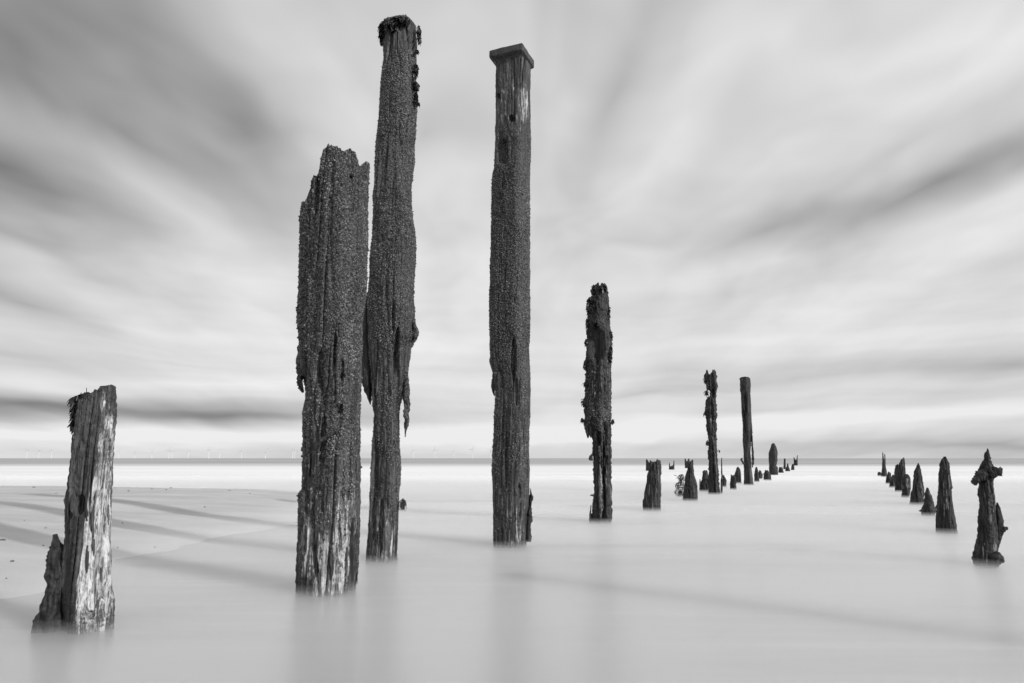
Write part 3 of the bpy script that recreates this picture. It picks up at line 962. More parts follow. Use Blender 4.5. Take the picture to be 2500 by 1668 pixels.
def cap_block(post, cpx, top_py, side, thick, ang):
    """square cap, bevelled, with a chamfered underside running into the shaft"""
    x, z = plane(cpx, top_py, post.Yc)
    prof = [(-0.66, -thick * 1.80), (-0.70, -thick * 1.62), (-0.79, -thick * 1.3), (-0.97, -thick * 1.01), (-1.0, -thick * 0.9), (-1.0, -thick * 0.12), (-0.985, -0.004), (-0.95, 0.0), (-0.5, 0.006), (0, 0.008)]
    a = math.radians(ang)
    V, ns = [], 64
    for (r, dzz) in prof:
        for k in range(ns):
            th = 2 * math.pi * k / ns + math.pi / 4
            c, s = math.cos(th), math.sin(th)
            e = 18.0
            q = (abs(c) ** e + abs(s) ** e) ** (-1 / e) * side / 2 * -r
            X, Y = q * c, q * s
            X, Y = X * math.cos(a) - Y * math.sin(a), X * math.sin(a) + Y * math.cos(a)
            nn = 0.004 * (vnoise(np.array([[X * 14, Y * 14, dzz * 20]]), 3)[0])
            V.append((x - post.base[0] + X * (1 + nn * 3), Y * (1 + nn * 3), z + dzz + nn))
    F = []
    for i in range(len(prof) - 1):
        for k in range(ns):
            F.append([i * ns + k, i * ns + (k + 1) % ns, (i + 1) * ns + (k + 1) % ns, (i + 1) * ns + k])
    o = mesh_obj('cap', V, F, M_CAP, post.root, smooth=False)
    o['label'] = 'square flared cap block on the post'
    return o


p.flakes(18, (1208, 1280, 850, 1325), 1, crust=0.6, wmax=3.5)
p.flakes(5, (1203, 1214, 880, 1320), 2, crust=0.2, wmin=1.2, wmax=2.5, mat=M_DARK)
p.flakes(5, (1284, 1292, 950, 1320), 3, crust=0.6, wmin=1.2, wmax=2.5)
cap_block(p, 1250, 140, 0.468, 0.098, -22)
p.slab('hanging_splinter', [(1204, 830, 1), (1200, 860, 3), (1199, 890, 4), (1203, 908, 1)], thick=0.015, dy=0.04, crust=0.8, jag=0.02)
p.slab('hanging_splinter', [(1206, 910, 1), (1204, 930, 4.5), (1204, 955, 4.5), (1207, 970, 1)], thick=0.02, dy=0.02, mat=M_DARK, jag=0.02)
p.slab('side_splinter', [(1295, 1196, 1), (1297, 1215, 4), (1293, 1240, 5), (1291, 1280, 6), (1290, 1325, 6)], thick=0.05, dy=-0.06, mat=M_DARK, jag=0.03)
p.slab('torn_flake', [(1262, 850, 1), (1268, 880, 4), (1272, 940, 4), (1274, 975, 1)], thick=0.012, dy=0.18, crust=0.8, jag=0.02)

# --- rotten two-legged post
p = Post('timber_post', 'dark rotten post with a hollow face, standing on two legs right of the capped post',
         [(690, 1449, 1482), (710, 1448, 1483), (722, 1444, 1484), (728, 1437, 1484), (750, 1433, 1485), (770, 1434, 1486), (800, 1434, 1487), (815, 1433, 1490), (850, 1430, 1491), (900, 1430, 1491), (960, 1428, 1491),
          (985, 1425, 1492), (1000, 1424, 1493), (1030, 1428, 1491), (1052, 1432, 1490), (1066, 1440, 1490), (1080, 1445, 1491), (1120, 1446, 1495), (1200, 1448, 1495), (1225, 1444, 1495), (1262, 1441, 1493), (1282, 1439, 1492)],
         1280, top=[(1432, 733), (1444, 724), (1450, 712), (1452, 702), (1458, 694), (1461, 693), (1463, 701), (1466, 700), (1470, 695), (1478, 696), (1482, 704), (1486, 720)],
         mat=M_DARK, n=4.0, phi=-38, dz=0.012, nth=170, lump=0.035, lf=4, grain=0.018, gf=20, crack=0.045, rough=0.028, rf=26, jag=0.02, jf=40, hollow=0.06, seed=21,
         crust=[(960, 1070, 0.6), (760, 800, 0.5), (880, 960, 0.35)], barn=0.012,
         cav=[(1455, 838, 24, 54, 0.22), (1462, 1073, 7, 18, 0.08), (1478, 1060, 5, 34, 0.06), (1448, 1040, 12, 22, 0.05), (1477, 1180, 5, 110, 0.09), (1482, 1130, 6, 16, 0.06), (1474, 1275, 6, 26, 0.14), (1455, 1120, 5, 40, 0.04), (1440, 730, 10, 18, 0.06)],
         pale=[(1466, 1200, 9, 90, 0.85), (1462, 1110, 9, 28, 0.7), (1486, 900, 6, 70, 0.4), (1487, 985, 7, 60, 0.5), (1493, 1220, 3, 60, 0.5), (1445, 1240, 10, 50, 0.25)])
p.barnacles(3500, 0.005, 0.011)
p.flakes(14, (1436, 1488, 900, 1260), 1, crust=0.3, wmin=1.0, wmax=2.5, lmin=25, lmax=90, mat=M_DARK, pale=0.5)
p.weed([(1435, 755, 2, 16, 0.05), (1433, 790, 2, 12, 0.05), (1431, 836, 3, 6, 0.05), (1428, 892, 2, 10, 0.05), (1427, 938, 2, 3, 0.05), (1425, 984, 3, 8, 0.05), (1486, 766, 2.5, 14, 0.05), (1491, 818, 3, 8, 0.05), (1490, 850, 3, 18, 0.05), (1489, 878, 3, 8, 0.06), (1496, 1030, 3, 4, 0.05), (1421, 1026, 3, 3, 0.05)], dens=2.4, length=0.035, width=0.009)
p.weed([(1452, 710, 8, 12, 0.14), (1472, 704, 8, 8, 0.14), (1442, 742, 8, 14, 0.15)], dens=1.2, length=0.035, width=0.012, seed=2)
p.slab('hanging_splinter', [(1433, 1010, 1), (1432, 1035, 6), (1434, 1060, 5), (1436, 1073, 1)], thick=0.03, dy=0.03, mat=M_DARK, jag=0.03)
p.slab('hanging_splinter', [(1441, 1040, 2), (1441, 1062, 3), (1443, 1072, 0.8)], thick=0.03, dy=0.06, mat=M_DARK, jag=0.02)
p.slab('knot', [(1447, 1110, 1), (1443, 1118, 5), (1443, 1123, 5), (1447, 1128, 1)], thick=0.035, dy=0.04, mat=M_DARK, jag=0.02, rings=20)
p.slab('peg', [(1450, 1213, 2), (1444, 1212, 2), (1441, 1213, 1)], thick=0.012, dy=0.06, mat=M_DARK, jag=0.01, rings=12)
p.slab('side_splinter', [(1443, 1236, 0.8), (1441, 1260, 2), (1440, 1290, 3)], thick=0.03, dy=0.05, mat=M_DARK, jag=0.02, rings=30)

# ================================================================== the row running out to sea
ROW = 'broken stumps of the left row'
small = dict(mat=M_DARK, n=3.0, dz=0.014, nth=130, lump=0.024, lf=6, grain=0.022, gf=34, crack=0.030, rough=0.016, rf=34, jag=0.03, jf=26, hollow=0.06)


def stump(label, rows, base, top=None, seed=1, right=False, cat='wooden stump', name='timber_stump', single=True, **kw):
    a = dict(small)
    if top is None:
        a['hollow'] = 0.0
    a.update(kw)
    return Post(name, label, rows, base, top=top, group='broken stumps of the right row' if right else ROW, cat=cat, seed=seed, single=single, **a)


p = stump('stump with three broken prongs on top, nearest of the left row beyond the two-legged post',
          [(1122, 1586, 1612), (1130, 1586, 1613), (1155, 1582, 1615), (1161, 1578, 1614), (1180, 1577, 1614), (1200, 1574, 1613), (1221, 1571, 1613), (1224, 1569, 1613), (1250, 1569, 1614)], 1250,
          top=[(1570, 1222), (1574, 1200), (1578, 1161), (1584, 1157), (1586, 1140), (1590, 1131), (1596, 1132), (1602, 1129), (1604, 1122), (1607, 1124), (1612, 1128)], seed=31, dz=0.014, nth=120,
          pale=[(1603, 1190, 3, 60, 0.4), (1612, 1200, 3, 60, 0.4), (1593, 1155, 5, 8, 0.5)], single=False, jag=0.02)
p.flakes(10, (1574, 1611, 1140, 1240), 1, crust=0.0, mat=M_DARK, wmin=0.5, wmax=1.2, lmin=20, lmax=60, pale=0.6)
stump('small twin-pronged stump just behind the three-pronged stump', [(1122, 1576, 1594), (1132, 1577, 1602), (1152, 1577, 1604)], 1152,
      top=[(1575, 1130), (1579, 1123), (1581, 1126), (1585, 1133), (1588, 1126), (1590, 1128), (1594, 1134), (1602, 1134)], seed=32)
stump('lone far stump with two thin prongs like a fork, out in the surf', [(1126, 1633.5, 1646.5), (1150, 1633.5, 1646.5)], 1149,
      top=[(1633, 1132), (1634.6, 1132), (1636, 1140), (1638, 1141.5), (1640, 1138), (1642, 1140), (1644, 1136), (1644.6, 1126), (1646.6, 1127)], seed=33, jag=0.03, lump=0.01, hollow=0.3)
p = stump('narrow-topped stump with tangled rope at its left foot',
          [(1126, 1679, 1693), (1140, 1679, 1693), (1155, 1677, 1694), (1165, 1674, 1695), (1185, 1671, 1702), (1200, 1669, 1703), (1226, 1668, 1703)], 1226,
          top=[(1670, 1166), (1676, 1153), (1679, 1150), (1680, 1131), (1685, 1128), (1690, 1126), (1694, 1128), (1696, 1165)], seed=34, dz=0.014, nth=120, single=False,
          pale=[(1679, 1200, 4, 40, 0.3), (1688, 1135, 5, 10, 0.4)])
stump('small twin-pronged stump just behind the narrow-topped stump', [(1121, 1671.5, 1684), (1145, 1672, 1690)], 1145,
      top=[(1671, 1123), (1674, 1122), (1676, 1129), (1679, 1127), (1680, 1122), (1683, 1122), (1684, 1130), (1690, 1134)], seed=35)
p = stump('squat pointed stump left of the ragged tall post',
          [(1149, 1720, 1725), (1154, 1716, 1727), (1165, 1716, 1730), (1178, 1712, 1731), (1190, 1709, 1732), (1204, 1708.5, 1732)], 1203, seed=36, jag=0.04, single=False)
p.slab('prong', [(1709, 1172, 0.8), (1709, 1180, 1.4), (1709.5, 1205, 1.6)], thick=0.02, dy=0.05, mat=M_DARK, jag=0.01, rings=20)

# ragged tall post
p = Post('timber_post', 'ragged tall post with a forked top and a deep bite out of its left side',
         [(905, 1723, 1749), (915, 1722, 1750), (930, 1723, 1751), (944, 1725, 1753), (952, 1727, 1752), (956, 1733, 1751), (968, 1733, 1751), (972, 1730, 1750), (978, 1724, 1750), (1000, 1723, 1750), (1050, 1723.5, 1751), (1062, 1725, 1751),
          (1066, 1728, 1751), (1100, 1728, 1752), (1120, 1728, 1753.5), (1150, 1729, 1755), (1180, 1730, 1757), (1211, 1731, 1757)], 1210,
         top=[(1721, 916), (1724, 914), (1726.5, 905), (1728, 910), (1730, 915), (1733, 918), (1736, 913), (1740, 908), (1744, 906), (1748, 910), (1752, 920)],
         mat=M_DARK, n=4, phi=-35, dz=0.018, nth=110, lump=0.045, lf=5, grain=0.025, gf=16, crack=0.05, rough=0.035, rf=18, jag=0.04, jf=25, hollow=0.15, seed=41, group='tall standing posts',
         cav=[(1740, 940, 6, 40, 0.07), (1739, 1010, 4, 40, 0.06), (1743, 1150, 3, 70, 0.06)],
         pale=[(1736, 1035, 3, 30, 0.55), (1746, 1040, 5, 30, 0.3), (1747, 1120, 2.5, 90, 0.5), (1741, 1160, 3, 40, 0.3)])
p.slab('hanging_splinter', [(1726, 935, 2), (1727, 948, 2.6), (1727.5, 956, 1)], thick=0.03, dy=0.03, mat=M_DARK, jag=0.03, rings=20)
p.slab('torn_spur', [(1736, 970, 1.4), (1730, 973, 1.8), (1725, 971, 0.6)], thick=0.03, dy=0.02, mat=M_DARK, jag=0.03, rings=16)
p.slab('knot', [(1754, 1100, 0.6), (1756.5, 1103, 1.8), (1756, 1107, 1)], thick=0.03, dy=0.02, mat=M_DARK, jag=0.01, rings=12)
p.weed([(1725, 958, 2.5, 3, 0.0), (1722, 925, 1.5, 8, 0.0), (1722, 1008, 1.5, 5, 0.0), (1727, 1080, 1.5, 4, 0.0)], dens=4, length=0.07, width=0.012)
stump('thin leaning stake close against the right side of the ragged tall post', [(1119, 1761.2, 1762.8), (1126, 1760.8, 1763), (1145, 1760.4, 1763.6), (1165, 1760, 1764.4), (1209, 1759, 1764)], 1208, seed=43, lump=0.012, jag=0.02, cat='wooden stake', name='timber_stake', nth=30)
stump('short stump half hidden behind the thin stake', [(1160, 1764.5, 1767.5), (1166, 1763, 1770), (1174, 1762, 1773), (1193, 1760, 1773)], 1192, seed=44)
stump('square-topped low stump with a small spur, midway between the two tall far posts', [(1160, 1784, 1793), (1164, 1783.5, 1795), (1180, 1783.4, 1797), (1198, 1783, 1799)], 1198, top=[(1782, 1164), (1785, 1159), (1787, 1163), (1795, 1162), (1797, 1166)], seed=45, jag=0.015)
stump('round-shouldered pointed stump just left of the flat-topped tall post', [(1141, 1799, 1803), (1148, 1797, 1807), (1158, 1794, 1809.5), (1184, 1793, 1811)], 1183, seed=46, jag=0.02)

# flat-topped tall post
p = Post('timber_post', 'tall far post with a flat wider head and a loose splinter down its right side',
         [(921, 1805, 1831), (926, 1804, 1832.5), (932, 1804.5, 1833), (956, 1806.5, 1833), (960, 1808.5, 1833), (1000, 1810.5, 1834), (1040, 1813, 1836), (1070, 1812, 1837), (1080, 1812.5, 1834), (1095, 1814, 1833), (1110, 1816, 1833), (1150, 1816, 1836), (1188, 1816, 1839)], 1187,
         top=[(1803, 927), (1806, 924), (1811, 922.5), (1818, 921), (1826, 922), (1831, 924), (1834, 929)],
         mat=M_DARK, n=4, phi=-30, dz=0.02, nth=110, lump=0.03, lf=4, grain=0.02, gf=16, crack=0.03, rough=0.012, rf=20, jag=0.01, jf=20, hollow=0.0, seed=51, group='tall standing posts',
         crust=[(900, 1090, 0.5)], cav=[(1821, 985, 4, 30, 0.09), (1818, 1030, 4, 30, 0.08), (1834, 1065, 3, 16, 0.06)], pale=[(1820, 1110, 3, 12, 0.4), (1826, 1120, 3, 40, 0.35), (1834, 1160, 3, 30, 0.5)])
p.slab('side_splinter', [(1835, 1050, 1.5), (1836.2, 1075, 1.6), (1837.5, 1095, 1.8), (1838.5, 1115, 2), (1838.5, 1130, 2.2), (1837, 1143, 0.8)], thick=0.04, dy=0.02, mat=M_DARK, jag=0.03)
p.slab('hooked_branch', [(1817, 1135, 2.2), (1812.5, 1128, 2), (1809.8, 1123.5, 2), (1811, 1120.5, 1.4), (1813.5, 1121.5, 0.6)], thick=0.04, dy=0.03, mat=M_DARK, jag=0.02, rings=30)
stump('pointed stump with a notched tip just right of the flat-topped tall post', [(1140, 1845, 1848), (1144, 1843.5, 1849), (1152, 1843, 1851), (1165, 1842, 1854), (1180, 1841, 1855)], 1179, seed=52, jag=0.03)
stump('small pointed stump behind the notched stump', [(1149, 1854, 1857), (1156, 1852, 1860), (1160, 1850, 1862), (1174, 1849, 1862)], 1172, seed=53)
stump('broad low stump with a stepped top, left of the rounded big stump', [(1148, 1867, 1872), (1152, 1865, 1877), (1158, 1864, 1881), (1176, 1864, 1883.5)], 1175, seed=54, jag=0.05, top=[(1863, 1157), (1867, 1151), (1870, 1148), (1874, 1150), (1877, 1152), (1878.5, 1157), (1880, 1152), (1883, 1160)])
p = stump('big rounded far stump with a leaf-shaped top and a slit, tallest past the flat-topped post',
          [(1083, 1884, 1891), (1088, 1882.5, 1894), (1098, 1879.5, 1897), (1106, 1877, 1898), (1125, 1877, 1898.3), (1132, 1877.5, 1896.5), (1138, 1878, 1895.5), (1142, 1878, 1899), (1161, 1878, 1900)], 1161, seed=55, jag=0.06, single=False, dz=0.03)
stump('low two-humped stump right of the rounded big stump', [(1140, 1902, 1910), (1144, 1901.3, 1911), (1155, 1901, 1914)], 1155, top=[(1901, 1143), (1904, 1141), (1906, 1141), (1907.5, 1144), (1909, 1139), (1911, 1143), (1914, 1150)], seed=56)
stump('slim straight far stake beyond the two-humped stump', [(1120, 1914, 1918), (1146, 1912.5, 1919)], 1146, seed=57, cat='wooden stake', name='timber_stake', lump=0.02)
stump('sharp cone-shaped far stump beside the slim stake', [(1131, 1922.5, 1924), (1138, 1921, 1925.5), (1146, 1917.5, 1928), (1152, 1917, 1929)], 1151, seed=58)
stump('small leaning far stump, second from the seaward end of the left row', [(1133, 1934, 1939), (1138, 1932.5, 1939), (1150, 1931, 1940)], 1148, seed=59)
stump('far forked stump with two upright prongs at the seaward end of the left row', [(1112, 1937.5, 1947.5), (1138, 1938, 1947.5)], 1137, top=[(1937, 1117), (1939, 1117), (1941, 1122), (1943, 1123.5), (1945, 1122), (1945.6, 1113), (1947.5, 1112)], seed=60, hollow=0.5, jag=0.04)

# ================================================================== right row
stump('pale worn stub at the seaward end of the right row', [(1150, 2144, 2149), (1154, 2143, 2152), (1163, 2142, 2153)], 1162, seed=71, right=True)
p = stump('far stump with two tall thin spikes in the right row',
          [(1102, 2154, 2156.5), (1108, 2154, 2157), (1118, 2154, 2158.2), (1124, 2154, 2161.6), (1140, 2153.6, 2163), (1150, 2152.5, 2165), (1165, 2151, 2166)], 1164, seed=72, right=True, lump=0.01, grain=0.01, crack=0.01, jag=0.03, single=False)
p.slab('prong', [(2160.2, 1107, 0.9), (2160.6, 1116, 1.0), (2161, 1130, 1.5)], thick=0.03, dy=0.0, mat=M_DARK, jag=0.004, rings=20)
stump('low blunt stump leaning right beside the two-spiked stump', [(1150, 2168, 2174), (1158, 2165.5, 2176), (1182, 2161, 2177)], 1181, seed=73, right=True)
stump('low sloping stump at the left foot of the slanted double stump', [(1156, 2180.5, 2184), (1160, 2177.5, 2186), (1170, 2174, 2187), (1191, 2171, 2187)], 1190, seed=74, right=True)
p = stump('tall double stump with a slanted top in the right row',
          [(1116, 2188, 2208), (1135, 2187, 2209.5), (1150, 2184.5, 2211), (1170, 2184, 2211), (1201, 2184, 2208)], 1200,
          top=[(2185, 1137), (2188, 1135), (2191, 1132), (2193, 1134), (2194.6, 1134), (2195.4, 1127), (2200, 1122), (2206, 1117), (2208.4, 1116.5)], seed=75, right=True, single=False, jag=0.03)
stump('rounded pale-flaked stump at the right foot of the slanted double stump', [(1154, 2210, 2215), (1160, 2206, 2219.5), (1166, 2203, 2222), (1190, 2201, 2223), (1215, 2200, 2220)], 1214, seed=76, right=True,
      pale=[(2216, 1178, 8, 18, 0.7), (2203, 1185, 8, 10, 0.5)])
stump('wide cone-shaped stump with a sharp tip, centre of the right row', [(1127, 2241, 2243), (1133, 2237.5, 2245.5), (1146, 2232.5, 2249), (1165, 2229, 2252), (1190, 2225, 2255), (1215, 2222, 2257), (1232, 2220, 2257)], 1231, seed=77, right=True, jag=0.02, dz=0.014, nth=110, lump=0.025,
      pale=[(2253, 1200, 4, 30, 0.5), (2240, 1205, 10, 20, 0.3)])
p = stump('small cone stump with a flared spiky foot', [(1186, 2263, 2266), (1192, 2261, 2268.5), (1205, 2258, 2272), (1222, 2255.5, 2279), (1236, 2251.5, 2283), (1243, 2247.5, 2285), (1247, 2247, 2284), (1250, 2249, 2282), (1260, 2249, 2281)], 1258, seed=78, right=True, jag=0.015, single=False, dz=0.012, nth=100, lump=0.018)
p.slab('foot_spur', [(2252, 1243, 2.5), (2247, 1245, 1.6), (2244, 1245.5, 0.4)], thick=0.03, dy=0.03, mat=M_DARK, jag=0.01, rings=14)
p.slab('foot_spur', [(2281, 1240, 2.5), (2286, 1236, 1.5), (2288, 1229, 0.5)], thick=0.03, dy=0.0, mat=M_DARK, jag=0.01, rings=14)
p = stump('tall bullet-shaped stump with twisted grain, second nearest of the right row',
          [(1108, 2306.6, 2308), (1112, 2303.5, 2310), (1119, 2299, 2313.5), (1130, 2295.5, 2318), (1160, 2291.5, 2320.5), (1182, 2290.5, 2323), (1187, 2290.3, 2325.5), (1192, 2290, 2323), (1220, 2289, 2326), (1250, 2287.5, 2329), (1280, 2286, 2334), (1301, 2286, 2336)], 1300,
          seed=79, right=True, single=False, jag=0.012, dz=0.007, nth=190, lump=0.014, crack=0.022, gf=60, grain=0.014, rough=0.008, rf=70, twist=0.5,
          pale=[(2313, 1215, 3, 34, 0.7), (2318, 1235, 4, 20, 0.5), (2304, 1240, 10, 14, 0.35), (2299, 1140, 5, 16, 0.3)])
p.flakes(12, (2292, 2326, 1130, 1290), 1, crust=0.0, mat=M_DARK, wmin=0.6, wmax=1.8, lmin=20, lmax=70, pale=0.6)
p = stump('gnarled stump with pointed top, side arms and knobbly foot, nearest of the right row',
          [(1088, 2410.3, 2411.7), (1096, 2407, 2415.5), (1107, 2400, 2417), (1130, 2393, 2420.5), (1145, 2389, 2424), (1160, 2386, 2427), (1170, 2387, 2424), (1182, 2390, 2424), (1192, 2388, 2426), (1202, 2388, 2427), (1212, 2391, 2428), (1250, 2389, 2431.5), (1300, 2387, 2434),
           (1325, 2381, 2434), (1345, 2377, 2436), (1362, 2374, 2438), (1372, 2378, 2434), (1380, 2383, 2432)], 1379,
          seed=80, right=True, single=False, jag=0.01, dz=0.007, nth=170, lump=0.018, crack=0.022, grain=0.014, gf=60, rough=0.012, rf=60,
          pale=[(2417, 1245, 3, 40, 0.75), (2410, 1220, 3, 20, 0.4), (2428, 1330, 5, 22, 0.7), (2404, 1320, 4, 10, 0.6), (2412, 1110, 4, 24, 0.3), (2404, 1205, 3, 10, 0.5)])
p.flakes(12, (2392, 2430, 1190, 1360), 1, crust=0.0, mat=M_DARK, wmin=0.6, wmax=1.8, lmin=20, lmax=70, pale=0.7)
p.slab('side_arm', [(2408, 1150, 12), (2420, 1148, 12), (2430, 1146, 9), (2437, 1145, 6), (2443, 1147, 4), (2444, 1147, 1)], thick=0.06, dy=0.03, mat=M_DARK, jag=0.035, n=26, rings=50)
p.slab('side_arm', [(2402, 1150, 10), (2392, 1160, 9), (2384, 1168, 6), (2380, 1173, 4), (2382, 1181, 1)], thick=0.05, dy=0.04, mat=M_DARK, jag=0.03, n=26, rings=40)
p.slab('side_splinter', [(2434.5, 1222, 0.8), (2437, 1240, 4), (2440, 1265, 6), (2442, 1285, 9), (2440, 1300, 6), (2436.5, 1320, 3.5), (2434.5, 1339, 1)], thick=0.025, dy=0.0, mat=M_DARK, jag=0.02, n=22, rings=60)
p.slab('knot', [(2442, 1292, 5), (2450, 1285, 5), (2456, 1284, 3), (2458, 1287, 1)], thick=0.03, dy=0.0, mat=M_DARK, jag=0.025, n=18, rings=24)
p.slab('root_knob', [(2418, 1362, 12), (2430, 1358, 12), (2438, 1359, 10), (2445, 1363, 5), (2447, 1364, 1)], thick=0.07, dy=0.07, mat=M_DARK, jag=0.04, n=26, rings=40)


stump('stump beyond the right edge whose shadow crosses the near water', [(470, 3080, 3235), (1000, 3080, 3240), (1658, 3080, 3245)], 1658, seed=83, right=True)

# ================================================================== tangled rope by the narrow-topped stump
def rope_tangle():
    gx, gy = ground(1660, 1216)
    root = empty('rope_tangle', (gx, gy, 0))
    tag(root, 'pale tangled clump of rope and weed at the foot of the narrow-topped stump', 'rope')
    r = np.random.default_rng(5)

    def loc(px, py, d=0.0):
        x, z = plane(px, py, gy - d)
        return np.array([x - gx, -d, z])

    loops = [((1659, 1197), 9, 11), ((1657, 1200), 8, 14), ((1662, 1203), 8, 10), ((1660, 1184), 6, 5), ((1664, 1190), 5, 7), ((1668, 1172), 3, 9), ((1663, 1170), 4, 6), ((1668, 1185), 3, 10), ((1656, 1186), 3, 3), ((1664, 1208), 6, 6), ((1652, 1205), 3, 6), ((1661, 1193), 8, 3), ((1665, 1166), 2.5, 5)]
    for li, ((cx, cy), rx, ry) in enumerate(loops):
        n = 40
        ph = r.random() * 6.28
        wob = r.normal(0, 0.25, (6,))
        pts = []
        for i in range(n):
            t = i / (n - 1)
            a = ph + t * 6.9
            k = 1 + wob[0] * math.sin(3 * a + wob[1] * 5) + 0.25 * math.sin(5 * a)
            pts.append(loc(cx + rx * k * math.cos(a), min(1214, cy + ry * k * math.sin(a)), 0.05 * math.sin(2 * a + li) + r.normal(0, 0.004)))
        pts = np.array(pts)
        tan = np.gradient(pts, axis=0)
        tan /= np.linalg.norm(tan, axis=1, keepdims=True) + 1e-9
        s = np.cross(tan, [0.1, 1, 0.2])
        s /= np.linalg.norm(s, axis=1, keepdims=True) + 1e-9
        u = np.cross(tan, s)
        rad = 0.010 + 0.010 * r.random()
        V, F, m = [], [], 8
        for i in range(n):
            for k in range(m):
                a = 2 * math.pi * k / m
                q = rad * (1 + 0.25 * math.sin(i * 1.7 + k))
                V.append(pts[i] + q * (math.cos(a) * s[i] + math.sin(a) * u[i]))
        for i in range(n - 1):
            for k in range(m):
                F.append([i * m + k, i * m + (k + 1) % m, (i + 1) * m + (k + 1) % m, (i + 1) * m + k])
        mesh_obj('rope_loop', V, F, M_ROPE if li % 3 else M_STONE, root)
    V, F = [], []
    for _ in range(160):
        q = r.random()
        p0 = loc(1661 + r.normal(0, 4.2), 1196 + r.normal(0, 11) if q < 0.8 else 1172 + r.normal(0, 6), r.normal(0, 0.04))
        d = r.normal(0, 1, 3)
        d /= np.linalg.norm(d)
        sd = np.cross(d, r.normal(0, 1, 3))
        sd /= np.linalg.norm(sd)
        b = len(V)
        for j in range(3):
            c = p0 + d * 0.045 * j
            V += [c - sd * 0.008, c + sd * 0.008]
        F += [[b, b + 1, b + 3, b + 2], [b + 2, b + 3, b + 5, b + 4]]
    o = mesh_obj('weed_shreds', V, F, M_STONE, root)
    o['kind'] = 'stuff'


rope_tangle()


# ================================================================== pebbles on the sand
def build_pebbles():
    X, Y, Z, xs, ys = SAND
    spots = [(8, 1295, 16, 5), (33, 1334, 9, 5), (112, 1274, 7, 3), (82, 1191, 6, 3), (313, 1204, 4, 4), (370, 1198, 5, 2.5), (417, 1192, 4, 3), (405, 1200, 5, 2), (136, 1208, 4, 2), (300, 1262, 4, 3),
             (280, 1195, 6, 2), (380, 1303, 4, 3), (20, 1368, 4, 3), (108, 1303, 4, 3), (60, 1262, 4, 2), (560, 1199, 5, 2), (610, 1205, 4, 2), (500, 1232, 4, 2.5), (345, 1330, 3, 2), (290, 1306, 3, 2)]
    for i, (px, py, w, h) in enumerate(spots):
        gx, gy = ground(px, py, 0.16)
        j = int(np.argmin(abs(ys - gy)))
        k = int(np.argmin(abs(xs - gx)))
        s = gy / FPX
        V, F = [], []
        nr, ns = 6, 9
        for a in range(nr + 1):
            for b in range(ns):
                u, v = math.pi * a / nr, 2 * math.pi * b / ns
                d = np.array([math.sin(u) * math.cos(v), math.sin(u) * math.sin(v), math.cos(u)])
                q = 1 + 0.22 * vnoise(np.array([d * 1.7 + i * 5]), 4)[0]
                V.append(d * q * [0.5 * w * s, 0.4 * w * s, 0.5 * h * s])
        for a in range(nr):
            for b in range(ns):
                F.append([a * ns + b, (a + 1) * ns + b, (a + 1) * ns + (b + 1) % ns, a * ns + (b + 1) % ns])
        o = mesh_obj('pebble', V, F, M_STONE)
        o.location = (gx, gy, float(Z[j, k]) + 0.15 * h * s)
        tag(o, {0: 'largest flat dark pebble on the sand, at the left edge of the photo', 1: 'rounder dark pebble nearest the water on the far left of the sand', 4: 'round dark pebble on the sand just right of the split pale-faced post'}.get(i, 'tiny dark pebble lying on the pale sand'), 'pebble', 'pebbles scattered on the sand bank')


build_pebbles()


# ================================================================== wind turbines on the horizon
def lathe(V, F, prof, ns, cx=0.0, cy=0.0):
    b = len(V)
    for (r, z) in prof:
        for k in range(ns):
            a = 2 * math.pi * k / ns
            V.append((cx + r * math.cos(a), cy + r * math.sin(a), z))
    for i in range(len(prof) - 1):
        for k in range(ns):
            F.append([b + i * ns + k, b + i * ns + (k + 1) % ns, b + (i + 1) * ns + (k + 1) % ns, b + (i + 1) * ns + k])


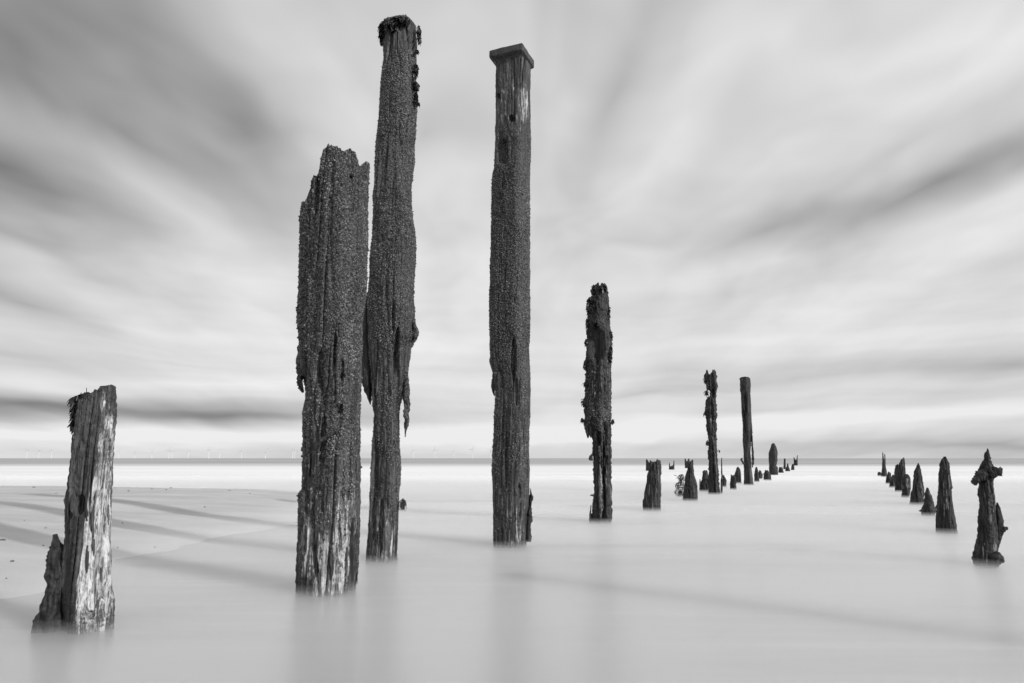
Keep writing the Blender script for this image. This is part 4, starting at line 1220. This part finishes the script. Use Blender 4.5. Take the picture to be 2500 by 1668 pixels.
def turbine_meshes():
    V, F = [], []
    lathe(V, F, [(4.2, -8), (4.2, 14), (2.9, 15), (1.9, 84), (0, 84.2)], 12)
    tower = (V, F)
    V, F = [], []
    lathe(V, F, [(0, -5), (2.4, -4.6), (2.7, 0), (2.3, 8), (0, 8.6)], 10)
    nac = ([(x, z, 86 + y) for x, y, z in V], F)
    V, F = [], []
    lathe(V, F, [(0, -3.2), (1.6, -2.4), (2.1, 0), (0, 0.2)], 10)
    hub = ([(x, z - 5.0, 86 + y) for x, y, z in V], F)
    V, F = [], []
    for z, w, t in ((0, 1.3, 1.1), (8, 2.4, 0.8), (20, 1.7, 0.5), (32, 1.0, 0.3), (42, 0.3, 0.1)):
        V += [(-w, 0, z), (0, -t, z), (w, 0, z), (0, t, z)]
    for i in range(4):
        for k in range(4):
            F.append([i * 4 + k, i * 4 + (k + 1) % 4, i * 4 + 4 + (k + 1) % 4, i * 4 + 4 + k])
    return tower, nac, hub, (V, F)


ORD = ['first', 'second', 'third', 'fourth', 'fifth', 'sixth', 'seventh', 'eighth', 'ninth', 'tenth', 'eleventh', 'twelfth', 'thirteenth', 'fourteenth', 'fifteenth', 'sixteenth', 'seventeenth', 'eighteenth', 'nineteenth', 'twentieth', 'twenty-first', 'twenty-second', 'twenty-third']


def build_turbines():
    tower, nac, hub, blade = turbine_meshes()
    xs = [82, 110, 141, 285, 303, 342, 383, 424, 431, 470, 520, 546, 598, 656, 722, 727, 1012, 1064, 1110, 1155, 1198]
    sc = [1.0, 0.95, 1.05, 1.0, 0.95, 0.85, 1.05, 1.05, 0.95, 1.0, 1.15, 1.0, 1.0, 1.05, 1.15, 1.1, 1.05, 1.1, 0.95, 1.15, 1.1]
    r = random.Random(3)
    first = None
    for i, px in enumerate(xs):
        Yd = 7800.0 / sc[i]
        root = empty('wind_turbine', ((px - 1250) / FPX * Yd * math.cos(TILT) * 1.015, Yd, 0))
        root.rotation_euler = (0, 0, math.radians(r.uniform(-25, 25)))
        tag(root, 'pale offshore wind turbine, %s from the left along the horizon' % ORD[i], 'wind turbine', 'wind turbines on the horizon')
        if first is None:
            parts = [mesh_obj('tower', *tower, M_TURB, root), mesh_obj('nacelle', *nac, M_TURB, root), mesh_obj('hub', *hub, M_TURB, root)]
            for k in range(3):
                parts.append(mesh_obj('blade', *blade, M_TURB, root))
            first = parts
        else:
            parts = []
            for q in first:
                c = q.copy()
                COL.objects.link(c)
                c.parent = root
                parts.append(c)
        spin = r.uniform(0, 120)
        for k in range(3):
            parts[3 + k].parent = parts[2]
            parts[3 + k].location = (0, -5.8, 86)
            parts[3 + k].rotation_euler = (0, math.radians(spin + 120 * k), 0)


build_turbines()
